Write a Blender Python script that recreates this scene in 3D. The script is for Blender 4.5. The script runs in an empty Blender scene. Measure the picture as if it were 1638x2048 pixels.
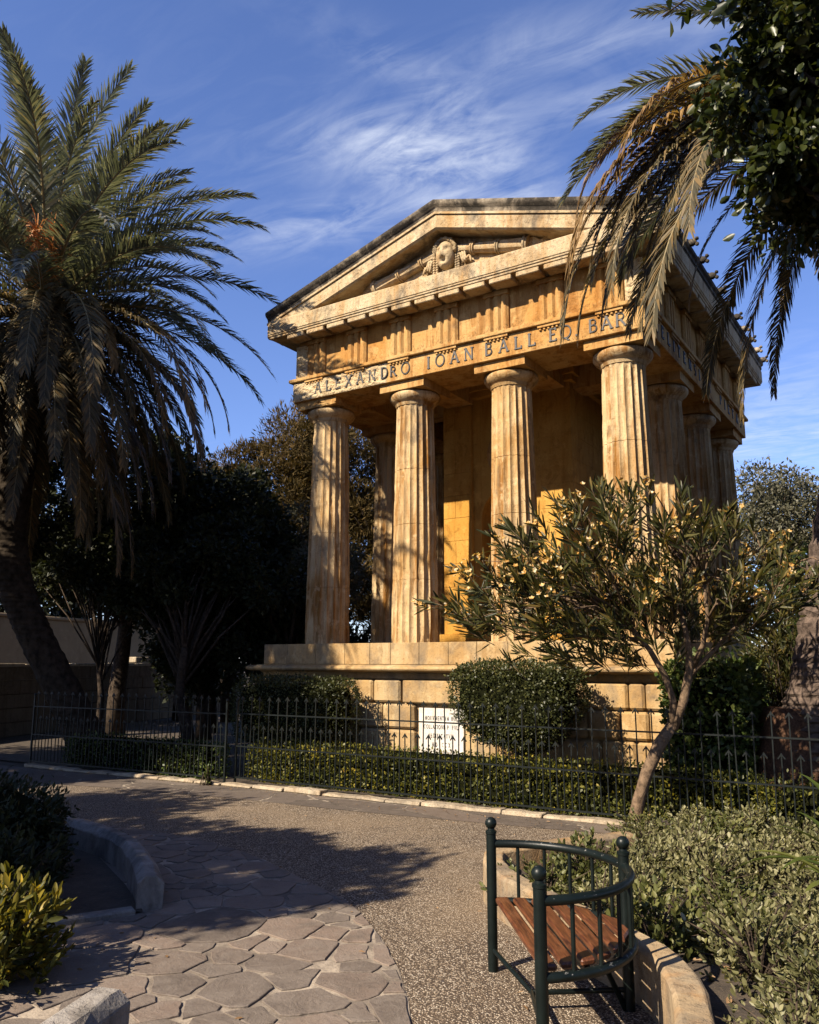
import bpy, math, random
import numpy as np
from mathutils import Vector, Matrix, noise as mn
random.seed(7); RNG = np.random.default_rng(11)
S = bpy.context.scene
C = S.collection
R = math.radians
PI = math.pi

# ---------------------------------------------------------------- camera, sky, sun, exposure
def make_camera():
    yaw, pit, rol, f = -0.5723, 0.1811, 0.0015, 1644.8
    d = Vector((math.sin(yaw)*math.cos(pit), math.cos(yaw)*math.cos(pit), math.sin(pit)))
    r = Vector((math.cos(yaw), -math.sin(yaw), 0)); u = r.cross(d)
    r2 = r*math.cos(rol)+u*math.sin(rol); u2 = -r*math.sin(rol)+u*math.cos(rol)
    cd = bpy.data.cameras.new('camera'); cam = bpy.data.objects.new('camera', cd); C.objects.link(cam)
    cd.sensor_fit = 'VERTICAL'; cd.sensor_height = 36; cd.lens = 36*f/2048
    cd.clip_start = 0.05; cd.clip_end = 3000
    m = Matrix((( r2.x, u2.x, -d.x, 9.9714), (r2.y, u2.y, -d.y, -12.5666), (r2.z, u2.z, -d.z, 1.8), (0, 0, 0, 1)))
    cam.matrix_world = m; S.camera = cam
make_camera()
SUN_AZ, SUN_EL = 18.0, 38.5          # azimuth measured from -Y toward -X
S.view_settings.view_transform = 'Standard'; S.view_settings.look = 'None'
S.view_settings.exposure = 1.42; S.view_settings.gamma = 1.0; S.view_settings.use_curve_mapping = False

def make_world():
    w = bpy.data.worlds.new('World'); S.world = w; w.use_nodes = True
    nt = w.node_tree; N = nt.nodes; L = nt.links
    bg = N['Background']; bg.inputs[1].default_value = 0.060
    sk = N.new('ShaderNodeTexSky'); sk.sky_type = 'NISHITA'; sk.sun_disc = False
    sk.sun_elevation = R(SUN_EL); sk.sun_rotation = R(180+SUN_AZ)
    sk.ozone_density = 4; sk.dust_density = 0.3; sk.air_density = 1.0
    tint = N.new('ShaderNodeMix'); tint.data_type = 'RGBA'; tint.blend_type = 'MULTIPLY'
    tint.inputs[0].default_value = 1; tint.inputs[7].default_value = (1.0, 1.0, 1.28, 1)
    L.new(sk.outputs[0], tint.inputs[6])
    # thin cirrus, laid on a plane high above the place
    tc = N.new('ShaderNodeTexCoord'); sep = N.new('ShaderNodeSeparateXYZ'); L.new(tc.outputs['Generated'], sep.inputs[0])
    def math_(op, a, b=None):
        n = N.new('ShaderNodeMath'); n.operation = op
        for i, v in enumerate((a, b)):
            if v is None: continue
            if isinstance(v, (int, float)): n.inputs[i].default_value = v
            else: L.new(v, n.inputs[i])
        return n.outputs[0]
    zz = math_('MAXIMUM', math_('ADD', sep.outputs[2], 0.08), 0.03)
    cx = math_('DIVIDE', sep.outputs[0], zz); cy = math_('DIVIDE', sep.outputs[1], zz)
    com = N.new('ShaderNodeCombineXYZ'); L.new(cx, com.inputs[0]); L.new(cy, com.inputs[1])
    def noise(rot, sc, loc, scale, det, ro, dist):
        mp = N.new('ShaderNodeMapping'); L.new(com.outputs[0], mp.inputs[0])
        mp.inputs['Rotation'].default_value = (0, 0, R(rot)); mp.inputs['Scale'].default_value = sc; mp.inputs['Location'].default_value = loc
        n1 = N.new('ShaderNodeTexNoise'); L.new(mp.outputs[0], n1.inputs[0]); n1.inputs['Scale'].default_value = scale
        n1.inputs['Detail'].default_value = det; n1.inputs['Roughness'].default_value = ro; n1.inputs['Distortion'].default_value = dist
        return n1.outputs[0]
    def ramp(v, p0, p1):
        rp = N.new('ShaderNodeValToRGB'); L.new(v, rp.inputs[0]); rp.color_ramp.elements[0].position = p0; rp.color_ramp.elements[1].position = p1
        return rp.outputs[0]
    def bank(x0, y0, ang, sx, sy):                       # a soft patch of cirrus lying on the cloud plane
        ca, sa = math.cos(R(ang)), math.sin(R(ang)); dx = math_('SUBTRACT', cx, x0); dy = math_('SUBTRACT', cy, y0)
        u = math_('ADD', math_('MULTIPLY', dx, ca/sx), math_('MULTIPLY', dy, sa/sx)); v = math_('ADD', math_('MULTIPLY', dx, -sa/sy), math_('MULTIPLY', dy, ca/sy))
        return math_('EXPONENT', math_('MULTIPLY', math_('ADD', math_('MULTIPLY', u, u), math_('MULTIPLY', v, v)), -1.0))
    streak = noise(-35, (1.0, 3.2, 1), (.3, .1, 0), 3.2, 9, .62, 1.6); puff = noise(10, (1.3, 2.0, 1), (1.7, .4, 0), 5.0, 8, .62, .8); soft = noise(20, (1, 1, 1), (4, 2, 0), 1.3, 3, .5, .3)
    banks = None
    for q, w in (((-.69, 1.10, 40, .17, .085), 1.35), ((-.60, .95, 70, .20, .045), .4), ((-1.0, 1.17, 12, .28, .07), .55), ((-.36, 1.02, 20, .22, .06), .45), ((-.30, 1.2, 30, .22, .05), .5), ((-.62, 1.32, 35, .2, .07), .5), ((-.5, 2.9, 30, .7, .5), .6)):
        t_ = math_('MULTIPLY', bank(*q), w); banks = t_ if banks is None else math_('ADD', banks, t_)
    tex = math_('ADD', math_('MULTIPLY', ramp(streak, .38, .72), .6), math_('MULTIPLY', ramp(puff, .40, .75), .5))
    fac = math_('ADD', math_('MULTIPLY', math_('MULTIPLY', banks, tex), .9), math_('MULTIPLY', math_('MULTIPLY', ramp(soft, .42, .75), ramp(streak, .45, .85)), .16))
    fac = math_('MINIMUM', fac, .85)
    mix = N.new('ShaderNodeMix'); mix.data_type = 'RGBA'; L.new(fac, mix.inputs[0]); L.new(tint.outputs[2], mix.inputs[6])
    mix.inputs[7].default_value = (5.6, 6.0, 6.9, 1)
    L.new(mix.outputs[2], bg.inputs[0])
make_world()
def make_sun():
    ld = bpy.data.lights.new('sun', 'SUN'); ld.energy = 5.0; ld.angle = R(0.53); ld.color = (1.0, 0.875, 0.70)
    o = bpy.data.objects.new('sun', ld); C.objects.link(o)
    to = Vector((-math.sin(R(SUN_AZ))*math.cos(R(SUN_EL)), -math.cos(R(SUN_AZ))*math.cos(R(SUN_EL)), math.sin(R(SUN_EL))))
    o.rotation_euler = to.to_track_quat('Z', 'Y').to_euler(); o.location = (0, -20, 30)
make_sun()

# ---------------------------------------------------------------- objects
def wl(o):
    v = Vector((0, 0, 0))
    while o is not None:
        v += o.location; o = o.parent
    return v
def tag(o, label=None, cat=None, group=None, kind=None):
    if label: o['label'] = label
    if cat: o['category'] = cat
    if group: o['group'] = group
    if kind: o['kind'] = kind
    return o
def thing(name, label, cat, loc=(0, 0, 0), group=None):
    o = bpy.data.objects.new(name, None); C.objects.link(o); o.location = loc; o.empty_display_size = 0.1
    return tag(o, label, cat, group)
def link(name, me, parent=None, loc=(0, 0, 0)):
    o = bpy.data.objects.new(name, me); C.objects.link(o)
    if parent is not None: o.parent = parent
    o.location = loc
    return o
def smooth(me, ang=None):
    me.polygons.foreach_set('use_smooth', [True]*len(me.polygons))
    if ang is not None:
        try: me.set_sharp_from_angle(angle=R(ang))
        except Exception: pass

class MB:
    def __init__(s): s.v = []; s.f = []
    def add(s, vs, fs):
        b = len(s.v); s.v += [tuple(p) for p in vs]; s.f += [tuple(i+b for i in q) for q in fs]
    def box(s, x0, x1, y0, y1, z0, z1, ch=0.0):
        if ch <= 0:
            s.add([(x0,y0,z0),(x1,y0,z0),(x1,y1,z0),(x0,y1,z0),(x0,y0,z1),(x1,y0,z1),(x1,y1,z1),(x0,y1,z1)],
                  [(0,3,2,1),(4,5,6,7),(0,1,5,4),(1,2,6,5),(2,3,7,6),(3,0,4,7)])
        else:
            import bmesh
            bm = bmesh.new(); bmesh.ops.create_cube(bm, size=1)
            for v in bm.verts:
                v.co = Vector((x0+(v.co.x+.5)*(x1-x0), y0+(v.co.y+.5)*(y1-y0), z0+(v.co.z+.5)*(z1-z0)))
            bmesh.ops.bevel(bm, geom=bm.edges[:], offset=ch, segments=1, affect='EDGES')
            bm.verts.index_update()
            s.add([v.co for v in bm.verts], [[v.index for v in f.verts] for f in bm.faces]); bm.free()
    def prism(s, pts, dvec):
        n = len(pts); d = Vector(dvec)
        s.add([Vector(p) for p in pts]+[Vector(p)+d for p in pts],
              [tuple(range(n-1, -1, -1)), tuple(range(n, 2*n))]+[(i, (i+1) % n, n+(i+1) % n, n+i) for i in range(n)])
    def sweep(s, prof, path, closed_path=False, cap=True):
        # prof(k) -> list of points for station k
        rings = [prof(k) for k in range(len(path))]; n = len(rings[0]); b = len(s.v)
        for r in rings: s.v += [tuple(p) for p in r]
        m = len(rings)
        for k in range(m if closed_path else m-1):
            k2 = (k+1) % m
            for i in range(n):
                j = (i+1) % n
                s.f.append((b+k*n+i, b+k*n+j, b+k2*n+j, b+k2*n+i))
        if cap and not closed_path:
            s.f.append(tuple(b+i for i in range(n-1, -1, -1))); s.f.append(tuple(b+(m-1)*n+i for i in range(n)))
    def tube(s, path, rad, n=8, cap=True, jit=0.0):
        P = [Vector(p) for p in path]; m = len(P)
        rr = rad if hasattr(rad, '__len__') else [rad]*m
        up = Vector((0.13, 0.31, 0.94)); rings = []
        for k in range(m):
            t = (P[min(k+1, m-1)]-P[max(k-1, 0)]).normalized()
            a = t.cross(up)
            if a.length < 1e-3: a = t.cross(Vector((1, 0, 0)))
            a.normalize(); bb = t.cross(a)
            rings.append([P[k]+(a*math.cos(2*PI*i/n)+bb*math.sin(2*PI*i/n))*rr[k]*(1+jit*random.uniform(-1, 1)) for i in range(n)])
        s.sweep(lambda k: rings[k], P, cap=cap)
    def lathe(s, prof, cx=0, cy=0, n=32):
        rings = [[(cx+r*math.cos(2*PI*i/n), cy+r*math.sin(2*PI*i/n), z) for i in range(n)] for r, z in prof]
        s.sweep(lambda k: rings[k], prof)
    def ball(s, c, r, n=12, m=8, sc=(1, 1, 1), fn=None):
        c = Vector(c); rings = []
        for k in range(m+1):
            th = PI*k/m; rings.append([])
            for i in range(n):
                ph = 2*PI*i/n
                d = Vector((math.sin(th)*math.cos(ph)*sc[0], math.sin(th)*math.sin(ph)*sc[1], math.cos(th)*sc[2]))
                q = r*(fn(d) if fn else 1)
                rings[-1].append(c+d*q)
        s.sweep(lambda k: rings[k][::-1], rings, cap=False)
    def build(s, name, mat, parent=None, sm=False, ang=None, bevel=0, recalc=True):
        me = bpy.data.meshes.new(name); o0 = wl(parent) if parent is not None else Vector((0, 0, 0))
        me.from_pydata([(p[0]-o0.x, p[1]-o0.y, p[2]-o0.z) for p in s.v], [], s.f)
        if recalc:
            import bmesh
            bm = bmesh.new(); bm.from_mesh(me); bmesh.ops.recalc_face_normals(bm, faces=bm.faces); bm.to_mesh(me); bm.free()
        me.materials.append(mat)
        if sm: smooth(me, ang)
        o = link(name, me, parent)
        if bevel:
            md = o.modifiers.new('bevel', 'BEVEL'); md.width = bevel; md.segments = 1; md.limit_method = 'ANGLE'; md.angle_limit = R(40)
        return o

def np_mesh(name, V, F, rnd=None):
    """V (n,3), F (m,k) same-size faces."""
    me = bpy.data.meshes.new(name); k = F.shape[1]
    me.vertices.add(len(V)); me.vertices.foreach_set('co', np.ascontiguousarray(V, dtype=np.float32).ravel())
    me.loops.add(F.size); me.loops.foreach_set('vertex_index', np.ascontiguousarray(F, dtype=np.int32).ravel())
    me.polygons.add(len(F)); me.polygons.foreach_set('loop_start', np.arange(0, F.size, k, dtype=np.int32))
    me.update(calc_edges=True)
    if rnd is not None:
        a = me.attributes.new('rnd', 'FLOAT', 'POINT'); a.data.foreach_set('value', np.ascontiguousarray(rnd, dtype=np.float32))
    return me
def unit(a): return a/np.maximum(np.linalg.norm(a, axis=1, keepdims=True), 1e-9)
def leaf_mesh(name, P, A, L, W, shape=4, nb=None, fold=0.25, curl=0.0):
    """leaves: P bases, A axes (unit), L lengths, W widths; nb wished normals."""
    n = len(P); L = np.broadcast_to(L, n)[:, None]; W = np.broadcast_to(W, n)[:, None]
    nb = RNG.normal(size=(n, 3)) if nb is None else nb+RNG.normal(size=(n, 3))*0.45
    s = unit(np.cross(A, nb)); u = unit(np.cross(s, A))
    if shape == 4:
        V = np.stack([P, P+A*L*.5+s*W*.5+u*W*fold*.5, P+A*L-u*L*curl, P+A*L*.5-s*W*.5+u*W*fold*.5], 1).reshape(-1, 3)
        F = np.arange(4*n).reshape(n, 4); k = 4
        rnd = np.repeat(RNG.random(n), k)
    else:
        up = u*W*fold
        V = np.stack([P, P+A*L*.28+s*W*.42+up*.6, P+A*L*.62+s*W*.5+up-u*L*curl*.3, P+A*L*.9+s*W*.25+up*.4-u*L*curl*.8,
                      P+A*L-u*L*curl, P+A*L*.9-s*W*.25+up*.4-u*L*curl*.8, P+A*L*.62-s*W*.5+up-u*L*curl*.3, P+A*L*.28-s*W*.42+up*.6,
                      P+A*L*.5-u*L*curl*.2], 1).reshape(-1, 3)
        b = np.arange(n)[:, None]*9
        F = np.concatenate([b+np.array([[0, 1, 2, 8]]), b+np.array([[8, 2, 3, 4]]), b+np.array([[8, 4, 5, 6]]), b+np.array([[0, 8, 6, 7]])], 0)
        rnd = np.repeat(RNG.random(n), 9)
    return np_mesh(name, V, F, rnd)
def leaf_obj(name, mat, parent, P, A, L, W, **k):
    o0 = np.array(wl(parent)) if parent is not None else 0
    me = leaf_mesh(name, P-o0, A, L, W, **k); me.materials.append(mat)
    return link(name, me, parent)

# ---------------------------------------------------------------- materials
ALB = 0.56      # all base colours below were picked for exposure 0; the exposure is set for the shade-heavy view
def sc3(c, k=ALB): return tuple(x*k for x in c)
def nodes(name):
    m = bpy.data.materials.new(name); m.use_nodes = True
    nt = m.node_tree; b = nt.nodes['Principled BSDF']
    return m, nt, b
class NB:
    """tiny node-graph helper"""
    def __init__(s, nt): s.nt = nt; s.N = nt.nodes; s.L = nt.links
    def inp(s, n, i, v):
        if v is None: return
        if hasattr(v, 'is_output') or hasattr(v, 'links'): s.L.new(v, n.inputs[i])
        else: n.inputs[i].default_value = v
    def pos(s): return s.N.new('ShaderNodeNewGeometry').outputs['Position']
    def map(s, v, sc=(1, 1, 1), rot=(0, 0, 0), loc=(0, 0, 0)):
        n = s.N.new('ShaderNodeMapping'); s.L.new(v, n.inputs[0]); n.inputs['Scale'].default_value = sc
        n.inputs['Rotation'].default_value = rot; n.inputs['Location'].default_value = loc
        return n.outputs[0]
    def noise(s, v, sc, det=4, ro=.55, dist=0, col=False):
        n = s.N.new('ShaderNodeTexNoise'); s.L.new(v, n.inputs[0]); n.inputs['Scale'].default_value = sc
        n.inputs['Detail'].default_value = det; n.inputs['Roughness'].default_value = ro; n.inputs['Distortion'].default_value = dist
        return n.outputs[1 if col else 0]
    def voro(s, v, sc, feat='F1', rnd=1.0, out=0):
        n = s.N.new('ShaderNodeTexVoronoi'); n.feature = feat; s.L.new(v, n.inputs['Vector']); n.inputs['Scale'].default_value = sc
        n.inputs['Randomness'].default_value = rnd
        return n.outputs[out]
    def ramp(s, v, a, b, ca=(0, 0, 0, 1), cb=(1, 1, 1, 1), mid=None):
        n = s.N.new('ShaderNodeValToRGB'); s.L.new(v, n.inputs[0]); e = n.color_ramp.elements
        e[0].position = a; e[1].position = b; e[0].color = ca; e[1].color = cb
        if mid:
            for p, c in mid:
                q = e.new(p); q.color = c
        return n.outputs[0]
    def mix(s, f, a, b, mode='MIX'):
        n = s.N.new('ShaderNodeMix'); n.data_type = 'RGBA'; n.blend_type = mode
        s.inp(n, 0, f); s.inp(n, 6, a if not isinstance(a, tuple) else (*a[:3], 1)); s.inp(n, 7, b if not isinstance(b, tuple) else (*b[:3], 1))
        return n.outputs[2]
    def m(s, op, a, b=None, c=None):
        n = s.N.new('ShaderNodeMath'); n.operation = op
        s.inp(n, 0, a); s.inp(n, 1, b); s.inp(n, 2, c)
        return n.outputs[0]
    def sep(s, v):
        n = s.N.new('ShaderNodeSeparateXYZ'); s.L.new(v, n.inputs[0]); return n.outputs
    def attr(s, name):
        n = s.N.new('ShaderNodeAttribute'); n.attribute_name = name; return n.outputs['Fac']
    def objrand(s): return s.N.new('ShaderNodeObjectInfo').outputs['Random']
    def dim(s, c, k=None):
        k = ALB if k is None else k
        return s.mix(1.0, c, (k, k, k), 'MULTIPLY')
    def bump(s, h, st, dist, b, prev=None):
        n = s.N.new('ShaderNodeBump'); s.L.new(h, n.inputs['Height']); n.inputs['Strength'].default_value = st; n.inputs['Distance'].default_value = dist
        if prev is not None: s.L.new(prev, n.inputs['Normal'])
        s.L.new(n.outputs[0], b.inputs['Normal'])
        return n.outputs[0]

def stone(name, c1, c2, c3, grey=(0.10, 0.085, 0.07), gthr=(0.62, 0.78), gamt=0.8, streak=0.55, rough_amt=0.5, fringe=None, eroded=False, bumpd=0.02, bl=(2.2, 2.2, 1.5), bla=.38):
    c1, c2, c3, grey = sc3(c1), sc3(c2), sc3(c3), sc3(grey)
    m, nt, b = nodes(name); n = NB(nt); p = n.pos()
    big = n.noise(p, 0.9, 5, .6, .3); mid = n.noise(p, 4.5, 6, .65); fine = n.noise(p, 38, 4, .7)
    col = n.mix(n.ramp(big, .36, .64), c1, c2)
    st = n.noise(n.map(p, (5, 5, .5)), 1.0, 7, .66, .5)
    col = n.mix(n.m('MULTIPLY', n.ramp(st, .48, .64), streak), col, c3)
    col = n.mix(n.m('MULTIPLY', n.ramp(mid, .56, .63), .45), col, tuple(min(1, x*1.22) for x in c2))
    blo = n.noise(n.map(p, bl, loc=(9, 2, 4)), 1.4, 8, .72, .6)
    col = n.mix(n.m('MULTIPLY', n.ramp(blo, .53, .60), bla), col, tuple(x*.62 for x in c3))
    gn = n.noise(n.map(p, (1.6, 1.6, 1.1), loc=(3, 7, 1)), 1.3, 7, .68, .4)
    col = n.mix(n.m('MULTIPLY', n.ramp(gn, *gthr), gamt), col, grey)
    col = n.mix(n.m('MULTIPLY', n.ramp(fine, .57, .68), .5), col, tuple(x*.42 for x in c1))
    if fringe:
        x = n.sep(p)
        hx = n.noise(n.map(p, (1, 1, 0.02)), 34, 2, .5)
        for z0, h in fringe:
            t = n.m('DIVIDE', n.m('SUBTRACT', x[2], z0), h)
            k = n.m('MULTIPLY', n.m('GREATER_THAN', n.m('SUBTRACT', hx, n.m('MULTIPLY', t, .34)), .44), n.m('GREATER_THAN', t, 0.0))
            ed = n.m('MULTIPLY', k, n.m('LESS_THAN', n.m('SUBTRACT', hx, n.m('MULTIPLY', t, .34)), .49))
            col = n.mix(n.m('MULTIPLY', ed, .55), col, sc3((0.12, 0.07, 0.03)))
    nt.links.new(col, b.inputs['Base Color']); b.inputs['Roughness'].default_value = .92
    b.inputs['Specular IOR Level'].default_value = .15
    h = n.m('ADD', n.m('MULTIPLY', mid, .9), n.m('MULTIPLY', fine, .5))
    pit = n.ramp(n.noise(p, 17, 5, .7), .30, .46)
    h = n.m('ADD', h, n.m('MULTIPLY', pit, .5))
    q = n.bump(h, rough_amt, bumpd, b)
    if eroded:
        q2 = n.noise(n.map(p, (1, 1, 1.6)), 14, 6, .62, 1.2)
        n.bump(n.ramp(q2, .3, .62), .55, .03, b, q)
    return m
HON = (0.57, 0.285, 0.075); HON2 = (0.72, 0.455, 0.19); OCH = (0.34, 0.13, 0.022)
M = {}
M['stone'] = stone('limestone', HON, HON2, OCH, gthr=(.57, .74), gamt=.6, streak=.7)
M['column'] = stone('column_limestone', (0.58, 0.36, 0.145), (0.74, 0.55, 0.31), (0.34, 0.15, 0.03), gthr=(.57, .68), gamt=.6, streak=1.0, bl=(4.5, 4.5, .8), bla=.5, bumpd=.03)
M['frieze'] = stone('frieze_limestone', HON, (0.66, 0.43, 0.18), OCH, gthr=(.60, .76), gamt=.55, streak=.75, rough_amt=.7, fringe=[(7.43, .16), (6.93, .13)])
M['eroded'] = stone('eroded_limestone', (0.74, 0.52, 0.28), (0.80, 0.64, 0.40), (.5, .3, .1), gthr=(.66, .85), gamt=.1, streak=.2, eroded=True, rough_amt=.8)
M['pale'] = stone('weathered_limestone', (0.62, 0.46, 0.26), (0.70, 0.56, 0.36), (0.46, 0.23, 0.06), gthr=(.52, .66), gamt=.75, streak=.55, rough_amt=.75, bumpd=.03)
M['sima'] = stone('black_stained_limestone', (0.50, 0.40, 0.28), (0.62, 0.52, 0.38), (0.2, 0.15, 0.1), grey=(0.03, 0.026, 0.022), gthr=(.33, .52), gamt=.92, streak=.6, rough_amt=.8)
M['podium'] = stone('podium_limestone', (0.52, 0.33, 0.14), (0.60, 0.45, 0.25), (0.38, 0.2, 0.06), grey=(0.17, 0.14, 0.11), gthr=(.50, .68), gamt=.7, streak=.35)
M['marble'] = stone('plaque_marble', (0.74, 0.70, 0.64), (0.80, 0.77, 0.72), (0.62, 0.45, 0.28), grey=(.5, .45, .4), gamt=.3, streak=.35, rough_amt=.15)
M['kerb'] = stone('kerb_limestone', (0.50, 0.40, 0.28), (0.60, 0.50, 0.36), (0.34, 0.23, 0.13), grey=(0.14, 0.12, 0.10), gthr=(.48, .7), gamt=.7, rough_amt=.8, bumpd=.03)
M['bedwall'] = stone('bed_wall_limestone', (0.42, 0.29, 0.155), (0.50, 0.38, 0.235), (0.42, 0.22, 0.08), grey=(0.16, 0.14, 0.12), gthr=(.46, .66), gamt=.75, rough_amt=.7)
M['greywall'] = stone('grey_bed_wall', (0.36, 0.32, 0.28), (0.44, 0.40, 0.35), (0.25, 0.2, 0.15), grey=(0.10, 0.095, 0.09), gthr=(.44, .66), gamt=.8, rough_amt=.8)
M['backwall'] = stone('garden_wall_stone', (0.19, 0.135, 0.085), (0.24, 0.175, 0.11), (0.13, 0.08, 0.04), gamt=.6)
M['render'] = stone('painted_wall', (0.34, 0.235, 0.125), (0.38, 0.27, 0.15), (0.42, 0.28, 0.15), gamt=.25, streak=.3, rough_amt=.1)
M['statue'] = stone('statue_stone', (0.30, 0.2, 0.11), (0.36, 0.26, 0.15), (0.2, 0.1, 0.04), gamt=.5)

M['golden'] = stone('golden_limestone', (0.60, 0.305, 0.055), (0.68, 0.38, 0.09), (0.42, 0.18, 0.025), gthr=(.62, .8), gamt=.3, streak=.5)
def plain(name, c, ro=.5, metal=0, var=.25, sc=8, spec=.4, bump=0):
    c = sc3(c)
    m, nt, b = nodes(name); n = NB(nt); p = n.pos()
    col = n.mix(n.ramp(n.noise(p, sc, 5, .6), .35, .65), tuple(x*(1-var) for x in c), tuple(min(1, x*(1+var)) for x in c))
    nt.links.new(col, b.inputs['Base Color']); b.inputs['Roughness'].default_value = ro; b.inputs['Metallic'].default_value = metal
    b.inputs['Specular IOR Level'].default_value = spec
    if bump: n.bump(n.noise(p, sc*4, 4), bump, .01, b)
    return m
M['lead'] = plain('lead_letter', (0.055, 0.05, 0.048), .6, 0, .4, 30)
M['ink'] = plain('faded_letter_paint', (0.10, 0.085, 0.075), .9, 0, .6, 25)
M['iron'] = plain('black_green_iron', (0.006, 0.009, 0.008), .45, 0, .4, 20, .25)
def bench_paint():
    m, nt, b = nodes('bench_paint'); n = NB(nt); p = n.pos()
    chip = n.ramp(n.noise(p, 34, 5, .7), .63, .66)
    up = n.sep(n.N.new('ShaderNodeNewGeometry').outputs['Normal'])[2]
    chip = n.m('MULTIPLY', chip, n.m('GREATER_THAN', up, .35))
    col = n.mix(chip, n.mix(n.ramp(n.noise(p, 9, 4), .35, .65), (0.004, 0.0075, 0.0065), (0.008, 0.0135, 0.012)), (0.22, 0.22, 0.21))
    nt.links.new(n.dim(col), b.inputs['Base Color']); b.inputs['Roughness'].default_value = .40; b.inputs['Specular IOR Level'].default_value = .22
    n.bump(n.noise(p, 60, 4), .15, .004, b)
    return m
M['bench'] = bench_paint()
def wood():
    m, nt, b = nodes('varnished_wood'); n = NB(nt)
    tc = n.N.new('ShaderNodeTexCoord').outputs['Object']
    g = n.noise(n.map(tc, (2.2, 30, 30), rot=(0, 0, R(-52.4))), 2.2, 6, .65, .6)
    g = n.noise(n.map(n.map(tc, rot=(0, 0, R(52.4))), (2.5, 34, 34)), 2.0, 6, .65, .5)
    col = n.ramp(g, .33, .68, (0.035, 0.013, 0.007, 1), (0.25, 0.092, 0.034, 1), mid=[(.5, (0.13, 0.043, 0.016, 1))])
    w = n.ramp(n.noise(tc, 5, 5, .6), .5, .72)
    col = n.mix(n.m('MULTIPLY', w, .35), col, (0.30, 0.13, 0.06))
    nt.links.new(n.dim(col), b.inputs['Base Color']); b.inputs['Roughness'].default_value = .38
    n.bump(g, .35, .006, b)
    return m
M['wood'] = wood()

def leafmat(name, cols, trans=.35, ro=.45, spec=.4, patch=None, objvar=0):
    """cols: list of (pos, rgb) picked by the per-leaf random value"""
    cols = [(p_, sc3(c_, .60)) for p_, c_ in cols]
    m, nt, b = nodes(name); n = NB(nt)
    r = n.attr('rnd')
    if objvar: r = n.m('ADD', n.m('MULTIPLY', r, 1-objvar), n.m('MULTIPLY', n.objrand(), objvar))
    if patch:
        r = n.m('ADD', n.m('MULTIPLY', r, 1-patch), n.m('MULTIPLY', n.ramp(n.noise(n.pos(), 2.3, 3), .35, .65), patch))
    col = n.ramp(r, cols[0][0], cols[-1][0], (*cols[0][1], 1), (*cols[-1][1], 1), mid=[(p, (*c, 1)) for p, c in cols[1:-1]])
    nt.links.new(col, b.inputs['Base Color']); b.inputs['Roughness'].default_value = ro+.08; b.inputs['Specular IOR Level'].default_value = spec*.6
    tr = n.N.new('ShaderNodeBsdfTranslucent'); nt.links.new(n.mix(1.0, col, (1.3, 1.25, .6), 'MULTIPLY'), tr.inputs[0])
    mx = n.N.new('ShaderNodeMixShader'); mx.inputs[0].default_value = trans
    nt.links.new(b.outputs[0], mx.inputs[1]); nt.links.new(tr.outputs[0], mx.inputs[2])
    nt.links.new(mx.outputs[0], nt.nodes['Material Output'].inputs['Surface'])
    return m
M['palm'] = leafmat('palm_leaf', [(0, (.08, .092, .076)), (.5, (.155, .175, .145)), (.88, (.28, .295, .245)), (1, (.36, .29, .17))], .25, .30, .9)
M['palm_dry'] = leafmat('dry_palm_leaf', [(0, (.14, .085, .03)), (.5, (.26, .15, .055)), (1, (.42, .26, .10))], .25, .5)
M['palm_old'] = leafmat('hanging_palm_leaf', [(0, (.06, .054, .03)), (.6, (.12, .095, .048)), (1, (.24, .155, .06))], .2, .5)
M['rachis'] = plain('palm_rib', (.26, .20, .09), .5, 0, .3, 10)
M['fruit'] = plain('palm_fruit_stalk', (.62, .22, .03), .6, 0, .4, 20)
M['bark_palm'] = plain('palm_bark', (.055, .042, .03), .95, 0, .55, 7, .1, .8)
M['bark_scar'] = plain('scarred_palm_bark', (.13, .095, .075), .95, 0, .55, 14, .1, .8)
M['root'] = plain('palm_root_mat', (.13, .07, .042), .95, 0, .5, 40, .1, 1.0)
M['bark'] = plain('tree_bark', (.075, .055, .04), .95, 0, .5, 14, .1, .8)
M['bark_pale'] = plain('oleander_bark', (.20, .135, .085), .9, 0, .45, 22, .15, .8)
M['box'] = leafmat('box_leaf', [(0, (.025, .034, .010)), (.6, (.06, .068, .018)), (.92, (.12, .115, .03)), (1, (.20, .17, .04))], .25, .38, .5, .25)
M['hedge'] = leafmat('hedge_leaf', [(0, (.045, .06, .012)), (.45, (.11, .12, .02)), (.75, (.24, .22, .03)), (.95, (.55, .42, .055)), (1, (.50, .20, .05))], .38, .4, .5, .4)
M['yellow'] = leafmat('yellow_green_leaf', [(0, (.04, .05, .010)), (.45, (.11, .11, .016)), (.78, (.27, .215, .026)), (1, (.54, .38, .045))], .4, .4, .5, .2)
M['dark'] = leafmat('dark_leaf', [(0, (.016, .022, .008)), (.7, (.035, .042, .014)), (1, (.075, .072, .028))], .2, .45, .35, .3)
M['ivy'] = leafmat('ivy_leaf', [(0, (.035, .06, .012)), (.6, (.09, .13, .026)), (1, (.21, .23, .06))], .25, .35, .5)
M['conifer'] = leafmat('conifer_needle', [(0, (.045, .036, .012)), (.6, (.11, .075, .025)), (1, (.20, .12, .04))], .2, .7, .2, .3)
M['olive'] = leafmat('grey_leaf', [(0, (.06, .06, .032)), (.6, (.13, .125, .075)), (1, (.24, .21, .14))], .2, .45, .4, .3)
M['grey'] = leafmat('silver_shrub_leaf', [(0, (.06, .07, .024)), (.4, (.19, .185, .075)), (.75, (.40, .37, .19)), (1, (.68, .62, .40))], .35, .4, .5, .25, .3)
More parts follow.
